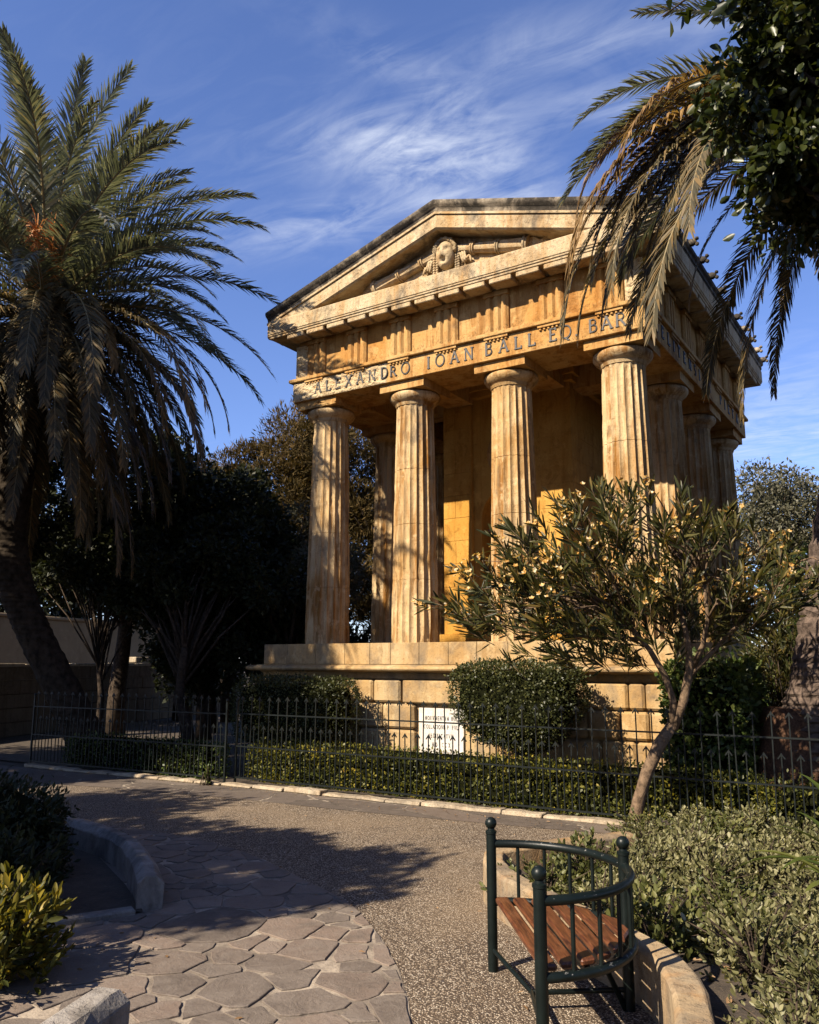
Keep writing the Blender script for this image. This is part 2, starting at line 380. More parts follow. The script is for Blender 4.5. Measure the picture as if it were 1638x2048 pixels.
M['grey_green'] = leafmat('green_shrub_leaf', [(0, (.04, .052, .014)), (.5, (.13, .14, .04)), (.85, (.30, .28, .10)), (1, (.50, .32, .11))], .3, .4, .5, .25, .3)
M['oleander'] = leafmat('oleander_leaf', [(0, (.022, .028, .009)), (.45, (.06, .064, .018)), (.8, (.14, .12, .03)), (1, (.32, .20, .055))], .3, .36, .5, .2)
M['petal'] = leafmat('oleander_petal', [(0, (.50, .24, .05)), (.45, (.80, .48, .14)), (.8, (.95, .70, .34)), (1, (1.0, .88, .66))], .35, .6, .2)
M['rubber'] = leafmat('broad_glossy_leaf', [(0, (.018, .028, .008)), (.6, (.042, .056, .013)), (.9, (.10, .105, .025)), (1, (.17, .13, .05))], .3, .3, .55, .3)
M['strap'] = leafmat('strap_leaf', [(0, (.05, .075, .014)), (.6, (.11, .14, .026)), (1, (.20, .21, .05))], .35, .35, .5)
M['litter'] = leafmat('fallen_leaf', [(0, (.16, .09, .04)), (.6, (.30, .18, .09)), (1, (.42, .28, .16))], .1, .8, .2)
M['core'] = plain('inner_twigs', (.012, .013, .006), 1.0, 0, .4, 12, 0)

# ---------------------------------------------------------------- ground
def pebble():
    m, nt, b = nodes('washed_pebble_concrete'); n = NB(nt); p = n.pos()
    q = n.map(p, (1, 1, 0.0))
    d = n.voro(q, 84, 'F1', 1.0, 0); cc = n.voro(q, 84, 'F1', 1.0, 1)
    g = n.sep(cc)[0]
    peb = n.ramp(g, 0, 1, (.15, .11, .08, 1), (.86, .74, .58, 1), mid=[(.35, (.32, .235, .155, 1)), (.7, (.54, .42, .30, 1))])
    gap = n.ramp(d, .38, .62)
    col = n.mix(gap, peb, (.085, .06, .04))
    big = n.noise(q, .55, 5, .6); col = n.mix(n.m('MULTIPLY', n.ramp(big, .48, .72), .42), col, (.40, .29, .18))
    dirt = n.noise(q, 3.2, 6, .7); col = n.mix(n.m('MULTIPLY', n.ramp(dirt, .55, .75), .35), col, (.22, .15, .09))
    nt.links.new(n.dim(col), b.inputs['Base Color']); b.inputs['Roughness'].default_value = .85; b.inputs['Specular IOR Level'].default_value = .25
    n.bump(n.ramp(d, .1, .6, (1, 1, 1, 1), (0, 0, 0, 1)), .9, .008, b)
    return m
def crazy(name, sc, stretch=(1, 1, 1), rot=0):
    m, nt, b = nodes(name); n = NB(nt); p = n.pos()
    q = n.map(p, (stretch[0], stretch[1], 0.0), rot=(0, 0, rot))
    wob = n.N.new('ShaderNodeVectorMath'); wob.operation = 'SCALE'; nt.links.new(n.noise(q, 2.6, 4, .6, 0, True), wob.inputs[0]); wob.inputs['Scale'].default_value = .22
    ad = n.N.new('ShaderNodeVectorMath'); nt.links.new(q, ad.inputs[0]); nt.links.new(wob.outputs[0], ad.inputs[1]); q2 = ad.outputs[0]
    e = n.voro(q2, sc, 'DISTANCE_TO_EDGE', 1.0, 0); cc = n.voro(q2, sc, 'F1', 1.0, 1); g = n.sep(cc)
    w = n.m('ADD', n.m('MULTIPLY', n.noise(q, 1.7, 4, .6), .07), -.022)
    mort = n.m('LESS_THAN', e, w); crack = n.m('LESS_THAN', n.m('ABSOLUTE', n.m('SUBTRACT', e, w)), .006)
    slab = n.ramp(g[0], 0, 1, (.10, .078, .062, 1), (.19, .15, .12, 1), mid=[(.5, (.145, .112, .088, 1)), (.85, (.17, .125, .095, 1))])
    surf = n.noise(p, 6, 9, .74, .8)
    slab = n.mix(n.m('MULTIPLY', n.ramp(surf, .4, .7), .5), slab, (.25, .20, .16)); slab = n.mix(n.m('MULTIPLY', n.ramp(n.noise(p, 40, 3), .6, .8), .4), slab, (.07, .055, .045))
    mc = n.mix(n.ramp(n.noise(p, 9, 5, .7), .3, .7), (.26, .21, .16), (.52, .43, .33))
    col = n.mix(n.m('MULTIPLY', n.m('MULTIPLY', mort, n.ramp(n.noise(p, 2.2, 5, .7), .22, .46)), .95), slab, mc); col = n.mix(n.m('MULTIPLY', crack, .7), col, (.035, .028, .022))
    nt.links.new(n.dim(col), b.inputs['Base Color']); b.inputs['Roughness'].default_value = .72; b.inputs['Specular IOR Level'].default_value = .35
    h = n.m('ADD', n.m('MULTIPLY', n.m('SUBTRACT', 1.0, mort), .7), n.m('MULTIPLY', surf, .5))
    n.bump(h, .9, .03, b)
    return m
def soilmat():
    m, nt, b = nodes('garden_soil'); n = NB(nt); p = n.pos()
    col = n.ramp(n.noise(p, 6, 8, .7), .3, .7, (.035, .024, .015, 1), (.11, .078, .05, 1))
    col = n.mix(n.m('MULTIPLY', n.ramp(n.noise(p, 45, 3), .58, .72), .6), col, (.2, .14, .085))
    nt.links.new(n.dim(col), b.inputs['Base Color']); b.inputs['Roughness'].default_value = .95; n.bump(n.noise(p, 30, 5, .7), .8, .03, b)
    return m
def slabmat():
    m, nt, b = nodes('rough_flagstone'); n = NB(nt); p = n.pos(); r = n.N.new('ShaderNodeNewGeometry').outputs['Random Per Island']
    col = n.ramp(r, 0, 1, (.13, .10, .08, 1), (.30, .235, .185, 1), mid=[(.3, (.22, .175, .14, 1)), (.55, (.18, .143, .115, 1)), (.8, (.26, .19, .145, 1))])
    surf = n.noise(p, 6, 10, .76, .8); col = n.mix(n.m('MULTIPLY', n.ramp(surf, .42, .62), .55), col, (.30, .25, .205))
    col = n.mix(n.m('MULTIPLY', n.ramp(n.noise(p, 2.1, 6, .7), .5, .66), .5), col, (.10, .08, .064)); col = n.mix(n.m('MULTIPLY', n.ramp(n.noise(p, 48, 3), .6, .72), .45), col, (.06, .05, .04))
    nt.links.new(n.dim(col), b.inputs['Base Color']); b.inputs['Roughness'].default_value = .75; b.inputs['Specular IOR Level'].default_value = .3
    n.bump(n.m('ADD', surf, n.m('MULTIPLY', n.noise(p, 30, 5, .7), .4)), .75, .02, b)
    return m
def mortarmat():
    m, nt, b = nodes('path_mortar'); n = NB(nt); p = n.pos()
    col = n.mix(n.ramp(n.noise(p, 1.6, 6, .7), .4, .62), (.16, .125, .095), (.50, .41, .31)); col = n.mix(n.m('MULTIPLY', n.ramp(n.noise(p, 30, 4, .7), .5, .7), .5), col, (.12, .09, .07))
    nt.links.new(n.dim(col), b.inputs['Base Color']); b.inputs['Roughness'].default_value = .95; n.bump(n.noise(p, 40, 5, .7), .8, .01, b)
    return m
M['slab'] = slabmat(); M['mortar'] = mortarmat()
M['pebble'] = pebble(); M['crazy'] = crazy('crazy_paving', 2.5); M['strip'] = crazy('flagstone_strip', 1.25, (.75, 1.5, 1)); M['soil'] = soilmat()

def poly(name, pts, z, mat):
    mb = MB(); n = len(pts); mb.add([(x, y, z) for x, y in pts], [tuple(range(n))])
    o = mb.build(name, mat, None, recalc=False)
    if o.data.polygons[0].normal.z < 0: o.data.flip_normals()
    return tag(o, kind='structure')
g = MB(); g.add([(-700, -700, -.012), (700, -700, -.012), (700, 700, -.012), (-700, 700, -.012)], [(0, 1, 2, 3)])
tag(g.build('ground', M['soil']), kind='structure')
poly('plaza_paving', [(-14, -5.6), (-14, -18), (14, -18), (14, -3.0), (6.9, -3.12), (.7, -3.35), (-4, -3.75)], 0, M['pebble'])
STRIP_IN = [(-14, -4.6), (-3.7, -3.72), (-.5, -3.55), (1.2, -3.4), (4.2, -3.28), (7.2, -3.12)]
STRIP_OUT = [(7.2, -3.5), (6.3, -3.70), (4.9, -3.88), (3.6, -4.02), (1.8, -4.12), (-.5, -4.42), (-2.5, -4.9), (-14, -7.3)]
poly('flagstone_strip', STRIP_IN+STRIP_OUT, .004, M['strip'])
CRZ = [(-3, -8.2), (0, -6.9), (1.0, -6.55), (1.7, -6.33), (2.4, -6.2), (3.3, -6.22), (4.0, -6.36), (4.5, -6.52), (5.0, -6.75), (5.4, -6.93), (5.8, -7.1), (6.2, -7.36), (6.65, -7.74), (7.05, -8.14), (7.35, -8.5), (7.6, -8.85), (7.85, -9.4), (8.0, -10.2), (8.0, -11.5), (7.6, -14), (-3, -14)]
poly('path_mortar', CRZ, .004, M['mortar'])
def clip(pts, p, n_):
    """keep the side of the line through p where (q-p).n_ <= 0"""
    out = []
    for a, b in zip(pts, pts[1:]+pts[:1]):
        da = (a[0]-p[0])*n_[0]+(a[1]-p[1])*n_[1]; db = (b[0]-p[0])*n_[0]+(b[1]-p[1])*n_[1]
        if da <= 0: out.append(a)
        if (da < 0 < db) or (db < 0 < da): t = da/(da-db); out.append((a[0]+(b[0]-a[0])*t, a[1]+(b[1]-a[1])*t))
    return out
def flagstones(name, region, step, mat, z, seed):
    rg = random.Random(seed); xs = [p[0] for p in region]; ys = [p[1] for p in region]; seeds = []
    for _ in range(26000):
        q = (rg.uniform(min(xs), max(xs)), rg.uniform(max(min(ys), -11.2), max(ys))); rr = step*rg.choice((.35, .5, .7, .9, 1.2, 1.55))
        if all((q[0]-a)**2+(q[1]-b)**2 > (rr*.5+r_*.5)**2 for a, b, r_ in seeds): seeds.append((*q, rr))
    area = sum(a[0]*b[1]-b[0]*a[1] for a, b in zip(region, region[1:]+region[:1])); sg = 1 if area > 0 else -1; mb = MB()
    for i, (x, y, r0) in enumerate(seeds):
        pts = [(x-2, y-2), (x+2, y-2), (x+2, y+2), (x-2, y+2)]
        for j, (a, b, r1) in enumerate(seeds):
            d = math.hypot(a-x, b-y)
            if i != j and d < 2.2: k = .5+.5*(r0-r1)/(r0+r1)*.8; k = min(.8, max(.2, k+.12*math.sin(i*12.9+j*78.2 if i < j else 0)-(.12*math.sin(j*12.9+i*78.2) if i > j else 0))); pts = clip(pts, (x+(a-x)*k, y+(b-y)*k), ((a-x)/d, (b-y)/d))
            if len(pts) < 3: break
        for a, b in zip(region, region[1:]+region[:1]):
            if len(pts) < 3: break
            dx, dy = b[0]-a[0], b[1]-a[1]; l = math.hypot(dx, dy); pts = clip(pts, a, (sg*dy/l, -sg*dx/l))
        if len(pts) < 3: continue
        cx_ = sum(p[0] for p in pts)/len(pts); cy_ = sum(p[1] for p in pts)/len(pts); ring_ = []
        gp = rg.choice((.003, .004, .006, .008, .012, .02))
        for a, b in zip(pts, pts[1:]+pts[:1]):
            l = math.hypot(b[0]-a[0], b[1]-a[1]); n_ = max(1, int(l/.05))
            for k in range(n_):
                t = k/n_; q = Vector((a[0]+(b[0]-a[0])*t, a[1]+(b[1]-a[1])*t, 0)); c_ = Vector((cx_, cy_, 0)); dd = (c_-q)
                j = gp+.030*(mn.noise(Vector((q.x*4.5, q.y*4.5, seed+i)))+.05)+.010*mn.noise(Vector((q.x*18, q.y*18, seed+i)))+(.006 if k == 0 else 0)
                ring_.append(q+dd.normalized()*max(.004, min(j, dd.length*.5)))
        if len(ring_) < 4: continue
        tx, ty = rg.uniform(-.006, .006), rg.uniform(-.006, .006); zt = z+.009+rg.uniform(-.002, .003); m_ = len(ring_); c_ = Vector((cx_, cy_, 0))
        top = lambda q: zt+(q.x-cx_)*tx+(q.y-cy_)*ty
        V_ = [(q.x, q.y, z-.003) for q in ring_]+[(q.x, q.y, top(q)-.003) for q in ring_]+[tuple((lambda w: (w.x, w.y, top(w)))(q+(c_-q).normalized()*.004)) for q in ring_]
        F2 = [(k, (k+1) % m_, m_+(k+1) % m_, m_+k) for k in range(m_)]+[(m_+k, m_+(k+1) % m_, 2*m_+(k+1) % m_, 2*m_+k) for k in range(m_)]+[tuple(2*m_+k for k in range(m_))]
        mb.add(V_, F2)
    return tag(mb.build(name, mat), kind='structure')
flagstones('crazy_paving_path', CRZ, .44, M['slab'], .004, 5)
poly('garden_bed_soil', [(-8, -3.45), (.75, -3.2), (8.2, -3.02), (14, -3.0), (14, 14), (-8, 14)], .016, M['soil'])

# ---------------------------------------------------------------- the monument
TX0, TX1, TY0, TY1 = 0.0, 6.0, 0.0, 6.52
T = thing('temple_monument', 'honey coloured limestone temple with four fluted columns, pediment and Latin inscription on a rusticated podium', 'monument', (3.0, 3.26, 0))
ZS = 2.13; ZA = 6.744; ZT = 6.901

def ring(mb, e, z0, z1, t=None, ch=0):
    """rectangular ring (or slab) standing e outside the column axes"""
    x0, x1, y0, y1 = TX0-e, TX1+e, TY0-e, TY1+e
    if t is None: mb.box(x0, x1, y0, y1, z0, z1, ch); return
    pts_o = [(x0, y0), (x1, y0), (x1, y1), (x0, y1)]; pts_i = [(x0+t, y0+t), (x1-t, y0+t), (x1-t, y1-t), (x0+t, y1-t)]
    vs = [(x, y, z) for z in (z0, z1) for x, y in pts_o]+[(x, y, z) for z in (z0, z1) for x, y in pts_i]
    fs = []
    for i in range(4):
        j = (i+1) % 4
        fs += [(i, j, 4+j, 4+i), (8+j, 8+i, 12+i, 12+j), (4+i, 4+j, 12+j, 12+i), (j, i, 8+i, 8+j)]
    mb.add(vs, fs)
def profring(mb, prof, closed=True):
    """sweep a (e,z) profile round the building"""
    def st(k):
        sx, sy = [(-1, -1), (1, -1), (1, 1), (-1, 1)][k]
        return [((TX0-e) if sx < 0 else (TX1+e), (TY0-e) if sy < 0 else (TY1+e), z) for e, z in prof]
    mb.sweep(st, range(4), closed_path=True)

# podium ------------------------------------------------------
pod = MB()
pod.box(-.76, 6.76, -.76, 7.28, 0, 1.62)
podium = pod.build('podium', M['podium'], T)
def course(mb, z0, z1, joints, yf, depth=.16, gap=.009, ch=.034):
    for a, b2 in joints: mb.box(a+gap, b2-gap, yf, yf+depth, z0+gap, z1-gap, ch)
rb = MB()
cut = lambda xs: list(zip(xs[:-1], xs[1:]))
course(rb, 1.135, 1.525, cut([-.84, -.3, .25, .72, 1.18, 1.70, 2.26]), -.88)
course(rb, 1.135, 1.525, cut([2.29, 3.71]), -.875, ch=.02)
course(rb, 1.135, 1.525, cut([3.74, 4.30, 4.82, 5.45, 6.12, 6.36, 6.84]), -.88)
course(rb, .72, 1.13, cut([-.84, -.1, .6, 1.2, 1.89, 2.53]), -.88)
course(rb, .72, 1.13, cut([3.47, 4.11, 4.8, 5.5, 5.98, 6.4, 6.84]), -.88)
course(rb, .31, .715, cut([-.84, -.35, .3, .9, 1.42, 1.95, 2.53]), -.88)
course(rb, .31, .715, cut([3.47, 4.05, 4.58, 5.1, 5.7, 6.2, 6.84]), -.88)
course(rb, -.02, .30, cut([-.9, .4, 1.5, 2.55]), -.92, .2, .006, .02)
course(rb, -.02, .30, cut([3.45, 4.5, 5.6, 6.9]), -.92, .2, .006, .02)
for z0, z1 in ((1.135, 1.525), (.72, 1.13), (.31, .715), (-.02, .3)):
    ys = [-.86, .1, 1.2, 2.3, 3.4, 4.5, 5.6, 6.6, 7.38]
    for a, b2 in cut(ys): rb.box(6.70, 6.84, a+.012, b2-.012, z0+.012, z1-.012, .04); rb.box(-.84, -.70, a+.012, b2-.012, z0+.012, z1-.012, .04)
rb.build('rusticated_blocks', M['podium'], T)
mo = MB(); profring(mo, [(.70, 1.535), (.84, 1.535), (.84, 1.625), (.70, 1.625)]); mo.build('podium_band', M['podium'], T)
mo = MB(); profring(mo, [(.70, 1.63), (.87, 1.63), (.88, 1.648)]+[(.97+.085*math.sin(t)+.02, 1.70-.05*math.cos(t)) for t in np.linspace(0, PI, 9)]+[(.93, 1.752), (.93, 1.765), (.70, 1.765)])
mo.build('podium_moulding', M['podium'], T, True, 35)
sty = MB()
for a, b2 in cut([-.82, -.25, .42, 1.08, 1.62, 2.05, 2.62, 3.18, 3.7, 4.25, 4.8, 5.4, 5.95, 6.82]): sty.box(a+.003, b2-.003, -.86, .6, 1.769, ZS)
for a, b2 in cut([.603, 1.6, 2.7, 3.8, 4.9, 6.0, 7.38]): sty.box(-.82, 6.82, a+.003, b2-.003, 1.769, ZS)
sty.build('stylobate', M['podium'], T, bevel=.006)
pl = MB(); pl.box(2.58, 3.42, -.80, -.755, .2, 1.07); plaque = pl.build('inscribed_plaque', M['marble'], T, bevel=.004)

# lettering ----------------------------------------------------
def arc(cx, cy, rx, ry, a0, a1, n=14): return [(cx+rx*math.cos(R(a0+(a1-a0)*i/n)), cy+ry*math.sin(R(a0+(a1-a0)*i/n))) for i in range(n+1)]
TH, TN = .165, .10
GLY = {  # width, strokes [(points, thickness)], serifs [(x,y)]
 'A': (.86, [([(.08, 0), (.43, 1)], TN), ([(.43, 1), (.80, 0)], TH), ([(.2, .36), (.66, .36)], TN)], [(.08, 0), (.80, 0)]),
 'L': (.66, [([(.14, 0), (.14, 1)], TH), ([(.14, .03), (.62, .03)], TN), ([(.62, .0), (.62, .2)], TN)], [(.14, 1), (.14, 0)]),
 'E': (.68, [([(.14, 0), (.14, 1)], TH), ([(.14, .03), (.6, .03)], TN), ([(.14, .52), (.5, .52)], TN), ([(.14, .97), (.58, .97)], TN), ([(.6, 0), (.6, .17)], TN), ([(.58, .83), (.58, 1)], TN)], [(.14, 1), (.14, 0)]),
 'F': (.66, [([(.14, 0), (.14, 1)], TH), ([(.14, .52), (.5, .52)], TN), ([(.14, .97), (.58, .97)], TN), ([(.58, .83), (.58, 1)], TN)], [(.14, 1), (.14, 0)]),
 'X': (.82, [([(.08, 1), (.74, 0)], TH), ([(.74, 1), (.08, 0)], TN)], [(.08, 0), (.74, 0), (.08, 1), (.74, 1)]),
 'N': (.88, [([(.13, 0), (.13, 1)], TN), ([(.13, 1), (.76, 0)], TH), ([(.76, 0), (.76, 1)], TN)], [(.13, 0), (.13, 1), (.76, 1)]),
 'D': (.86, [([(.15, 0), (.15, 1)], TH), ([(.15, .97), (.35, .97)]+arc(.35, .5, .43, .47, 90, -90)+[(.15, .03)], .1)], []),
 'R': (.84, [([(.15, 0), (.15, 1)], TH), ([(.15, .97), (.38, .97)]+arc(.4, .74, .26, .23, 90, -90)+[(.15, .51)], .09), ([(.42, .5), (.78, 0)], TH)], [(.15, 0), (.78, 0)]),
 'P': (.76, [([(.15, 0), (.15, 1)], TH), ([(.15, .97), (.38, .97)]+arc(.4, .73, .26, .24, 90, -90)+[(.15, .49)], .09)], [(.15, 0)]),
 'B': (.76, [([(.15, 0), (.15, 1)], TH), ([(.15, .97), (.36, .97)]+arc(.36, .755, .22, .215, 90, -90)+[(.15, .54)], .09), ([(.36, .54)]+arc(.38, .285, .27, .255, 90, -90)+[(.15, .03)], .1)], []),
 'O': (.96, [(arc(.48, .5, .41, .49, 0, 360, 28), .11)], []),
 'Q': (.96, [(arc(.48, .5, .41, .49, 0, 360, 28), .11), ([(.42, .06), (.6, -.12), (.74, -.16)], .1)], []),
 'C': (.84, [(arc(.48, .5, .41, .49, 50, 310, 22), .11), ([(.74, .78), (.74, .96)], TN)], []),
 'I': (.34, [([(.17, 0), (.17, 1)], TH)], [(.17, 0), (.17, 1)]),
 'M': (1.04, [([(.12, 0), (.2, 1)], TN), ([(.2, 1), (.52, .05)], TH), ([(.52, .05), (.84, 1)], TN), ([(.84, 1), (.92, 0)], TH)], [(.12, 0), (.92, 0)]),
 'V': (.84, [([(.08, 1), (.42, 0)], TH), ([(.42, 0), (.76, 1)], TN)], [(.08, 1), (.76, 1)]),
 'T': (.76, [([(.38, 0), (.38, 1)], TH), ([(.06, .97), (.70, .97)], TN), ([(.06, .8), (.06, 1)], TN), ([(.70, .8), (.70, 1)], TN)], [(.38, 0)]),
 'S': (.64, [(arc(.32, .74, .23, .24, 40, 270, 14)+arc(.32, .26, .24, .24, 90, -140, 14), .11)], []),
 'H': (.88, [([(.15, 0), (.15, 1)], TH), ([(.73, 0), (.73, 1)], TH), ([(.15, .52), (.73, .52)], TN)], [(.15, 0), (.15, 1), (.73, 0), (.73, 1)]),
 '.': (.24, [([(.08, .06), (.18, .06)], .13)], []), ' ': (.5, [], [])}
def text(mb, txt, o, rt, nrm, h, width=None, depth=.012, sc_x=1.0, skip=0.0):
    o = Vector(o); rt = Vector(rt); nrm = Vector(nrm); up = Vector((0, 0, 1))
    adv = sum(GLY[c][0] for c in txt); gapn = max(1, len(txt)-1)
    sp = ((width/h/sc_x-adv)/gapn) if width else .12
    x = 0
    def P(px, py, d): return o+rt*(px*h*sc_x)+up*(py*h)+nrm*d
    lay = 0
    for c in txt:
        w, st, se = GLY[c]
        allst = list(st)+[([(sx-.13, .03 if sy == 0 else .97), (sx+.13, .03 if sy == 0 else .97)], .06) for sx, sy in se]
        for pts, th in allst:
            if skip and random.random() < skip: continue
            lay += 1; dd = depth+(lay % 9)*.0006
            for (ax, ay), (bx, by) in zip(pts[:-1], pts[1:]):
                dx, dy = bx-ax, by-ay; l = max(math.hypot(dx, dy), 1e-6); nx, ny = -dy/l*th/2, dx/l*th/2; ex, ey = dx/l*th*.15, dy/l*th*.15
                q = [(x+ax-nx-ex, ay-ny-ey), (x+bx-nx+ex, by-ny+ey), (x+bx+nx+ex, by+ny+ey), (x+ax+nx-ex, ay+ny-ey)]
                mb.add([P(a, b2, -.004) for a, b2 in q]+[P(a, b2, dd) for a, b2 in q], [(0, 3, 2, 1), (4, 5, 6, 7), (0, 1, 5, 4), (1, 2, 6, 5), (2, 3, 7, 6), (3, 0, 4, 7)])
        x += w+sp
for i, (s_, x0, x1) in enumerate([('MONVMENTVM HOC', 2.70, 3.32), ('COLLATIONE POPVLI', 2.68, 3.34), ('AEDIFICATVM', 2.76, 3.23), ('MDCCCX', 2.83, 3.17), ('PASQVALE HODI', 2.73, 3.28)]):
    t = MB(); text(t, s_, (x0, -.80, .885-i*.138), (1, 0, 0), (0, -1, 0), .062, x1-x0, .003, .62, .04); t.build('text_line', M['ink'], plaque)

# columns ------------------------------------------------------
def shaft_mesh(seed, erode):
    NF, NS = 20, 6; na = NF*NS; H = 4.40; zs = list(np.linspace(0, 4.24, 66))+[4.28, 4.32, 4.345, 4.365]
    joints = (1.02+.05*seed, 2.12, 3.2-.03*seed); vs = []
    off = Vector((seed*7.3, seed*3.1, 0))
    zs = sorted(zs+[j+d for j in joints for d in (-.007, 0, .007)])
    for z in zs:
        u = z/4.4; r0 = .43-(.43-.347)*(u**1.25)
        fade = 1.0 if z < 4.24 else max(0, (4.36-z)/.12)**.5
        jg = .010 if any(abs(z-j) < .003 for j in joints) else 0
        for i in range(na):
            th = 2*PI*(i+.5*0)/na; t_ = (i % NS)/NS
            dep = .092*fade*math.sin(PI*t_)**.75 if t_ else 0
            r = r0*(1-dep)-jg
            p = Vector((r*math.cos(th), r*math.sin(th), z))
            n1 = mn.noise(p*2.2+off); n2 = mn.noise(p*9+off); n3 = mn.noise(p*22+off)
            r -= .004*abs(n2)
            e = max(0, n1+.18-(z*.12 if erode else .5)); e = min(e*2.2, 1)*(1 if erode else .5)
            if e > 0: r = r*(1-e*.35)+e*.35*(r0*.945) - e*.03*max(0, n3+.25) - e*.012*max(0, n2)
            vs.append((r*math.cos(th), r*math.sin(th), z))
    fs = []
    for k in range(len(zs)-1):
        for i in range(na):
            j = (i+1) % na; fs.append((k*na+i, k*na+j, (k+1)*na+j, (k+1)*na+i))
    fs.append(tuple((len(zs)-1)*na+i for i in range(na)))
    me = bpy.data.meshes.new('column'); me.from_pydata(vs, [], fs); me.materials.append(M['column']); smooth(me, 28)
    return me
def capital_mesh():
    mb = MB(); pr = [(.30, 4.355), (.350, 4.36)]
    for k in range(4): pr += [(.352+.006*k, 4.362+.016*k), (.361+.006*k, 4.366+.016*k), (.361+.006*k, 4.373+.016*k)]
    pr += [(.392, 4.432), (.425, 4.455), (.455, 4.487), (.474, 4.52), (.480, 4.55), (.474, 4.578), (.455, 4.597), (.42, 4.604), (.42, 4.613), (.2, 4.613)]
    mb.lathe(pr, n=40)
    return mb
capm = capital_mesh().build('capital', M['column'], None, True, 40); cap_me = capm.data; bpy.data.objects.remove(capm)
def abacus_mesh(seed, er):
    import bmesh
    bm = bmesh.new(); bmesh.ops.create_cube(bm, size=1); w, z0, z1 = .479, 4.615, ZT-ZS
    for v in bm.verts: v.co = Vector((v.co.x*2*w, v.co.y*2*w, z0+(v.co.z+.5)*(z1-z0)))
    if er:
        bmesh.ops.subdivide_edges(bm, edges=bm.edges[:], cuts=14, use_grid_fill=True)
        for v in bm.verts:
            q = mn.noise(v.co*5+Vector((seed*5, 0, 0)))+.5*mn.noise(v.co*17)
            if v.co.z < z0+.11: v.co += Vector((-v.co.x, -v.co.y, 0)).normalized()*max(0, q-.05)*.10+Vector((0, 0, max(0, q)*.05))
    me = bpy.data.meshes.new('abacus'); bm.to_mesh(me); bm.free(); me.materials.append(M['frieze'])
    return me
SH = [shaft_mesh(1, True), shaft_mesh(2, True), shaft_mesh(3, False), shaft_mesh(4, False)]; AB = [abacus_mesh(1, True), abacus_mesh(2, False)]
TB = (6.52)/3
ci = 0
for j in range(4):
    for i in range(4):
        if 0 < i < 3 and 0 < j < 3: continue
        k = i if j == 0 else (1 if i == 0 else 2+(i+j) % 2)
        o = link('column', SH[k], T, (i*2.0-3.0, j*TB-3.26, ZS))
        link('capital', cap_me, o); link('abacus', AB[0 if (i == 0 and j == 0) else 1], o)

# entablature -----------------------------------------------------
def grid_wall(mb, x0, x1, z0, z1, y, amp, n=60, m=18, sd=0):
    pass
ar = MB(); ring(ar, .55, ZT+.003, 7.302, 1.05)
arch = ar.build('architrave', M['frieze'], T, bevel=.008)
# eroded patch of the architrave face, as real relief
def relief(x0, x1, z0, z1, y, amp, fade, nx, nz, side=None):
    mb = MB(); vs = []; fs = []
    for k in range(nz+1):
        for i in range(nx+1):
            x = x0+(x1-x0)*i/nx; z = z0+(z1-z0)*k/nz
            ed = min(1, (x-x0)/.05, (x1-x)/fade, (z-z0)/.03, (z1-z)/.03)
            p = Vector((x, y, z)); q = .6*mn.noise(Vector((x*9, 1.7, z*15)))+.5*mn.noise(Vector((x*24, 9, z*36)))+.25*mn.noise(Vector((x*60, 4, z*70)))
            vs.append((x, y-max(0, ed)*amp*(q+.35), z))
    for k in range(nz):
        for i in range(nx): a = k*(nx+1)+i; fs.append((a, a+1, a+nx+2, a+nx+1))
    mb.add(vs, fs)
    return mb
relief(-.548, 1.72, 6.91, 7.297, -.552, .035, .25, 200, 36).build('eroded_stone_face', M['eroded'], T, True)
def word(txt, o, rt, nrm, h, width, depth, sx):
    """cast lead letters, each a part of the architrave"""
    adv = sum(GLY[c][0] for c in txt); sp = ((width/h/sx-adv)/max(1, len(txt)-1)) if width else .12; x = 0
    for c in txt:
        t = MB(); text(t, c, Vector(o)+Vector(rt)*x*h*sx, rt, nrm, h, None, depth, sx); t.build('lead_letter', M['lead'], arch); x += GLY[c][0]+sp
F_ = ((1, 0, 0), (0, -1, 0))
word('ALEXAND', (.02, -.552, 6.995), *F_, .215, 1.74, .026, .9)
word('R', (1.80, -.552, 7.00), *F_, .19, None, .018, .9)
for s_, x0, x1 in (('O', 2.04, 2.24), ('IOAN', 2.60, 3.55), ('BALL', 3.77, 4.72), ('EQ.', 4.96, 5.46), ('BAR.', 5.64, 6.36)):
    word(s_, (x0, -.55, 6.995), *F_, .22, x1-x0, .014, .95)
word('MELITENSIVM', (6.55, -.1, 7.03), (0, 1, 0), (1, 0, 0), .21, 3.75, .014, .95)
word('PIETAS', (6.55, 4.5, 7.03), (0, 1, 0), (1, 0, 0), .21, 2.1, .014, .95)
ta = MB(); profring(ta, [(.2, 7.304), (.61, 7.304), (.62, 7.315), (.62, 7.372), (.2, 7.372)]); ta.build('taenia', M['frieze'], T, bevel=.006)
fr = MB(); ring(fr, .48, 7.374, 8.165, .9); fr.build('frieze', M['frieze'], T)
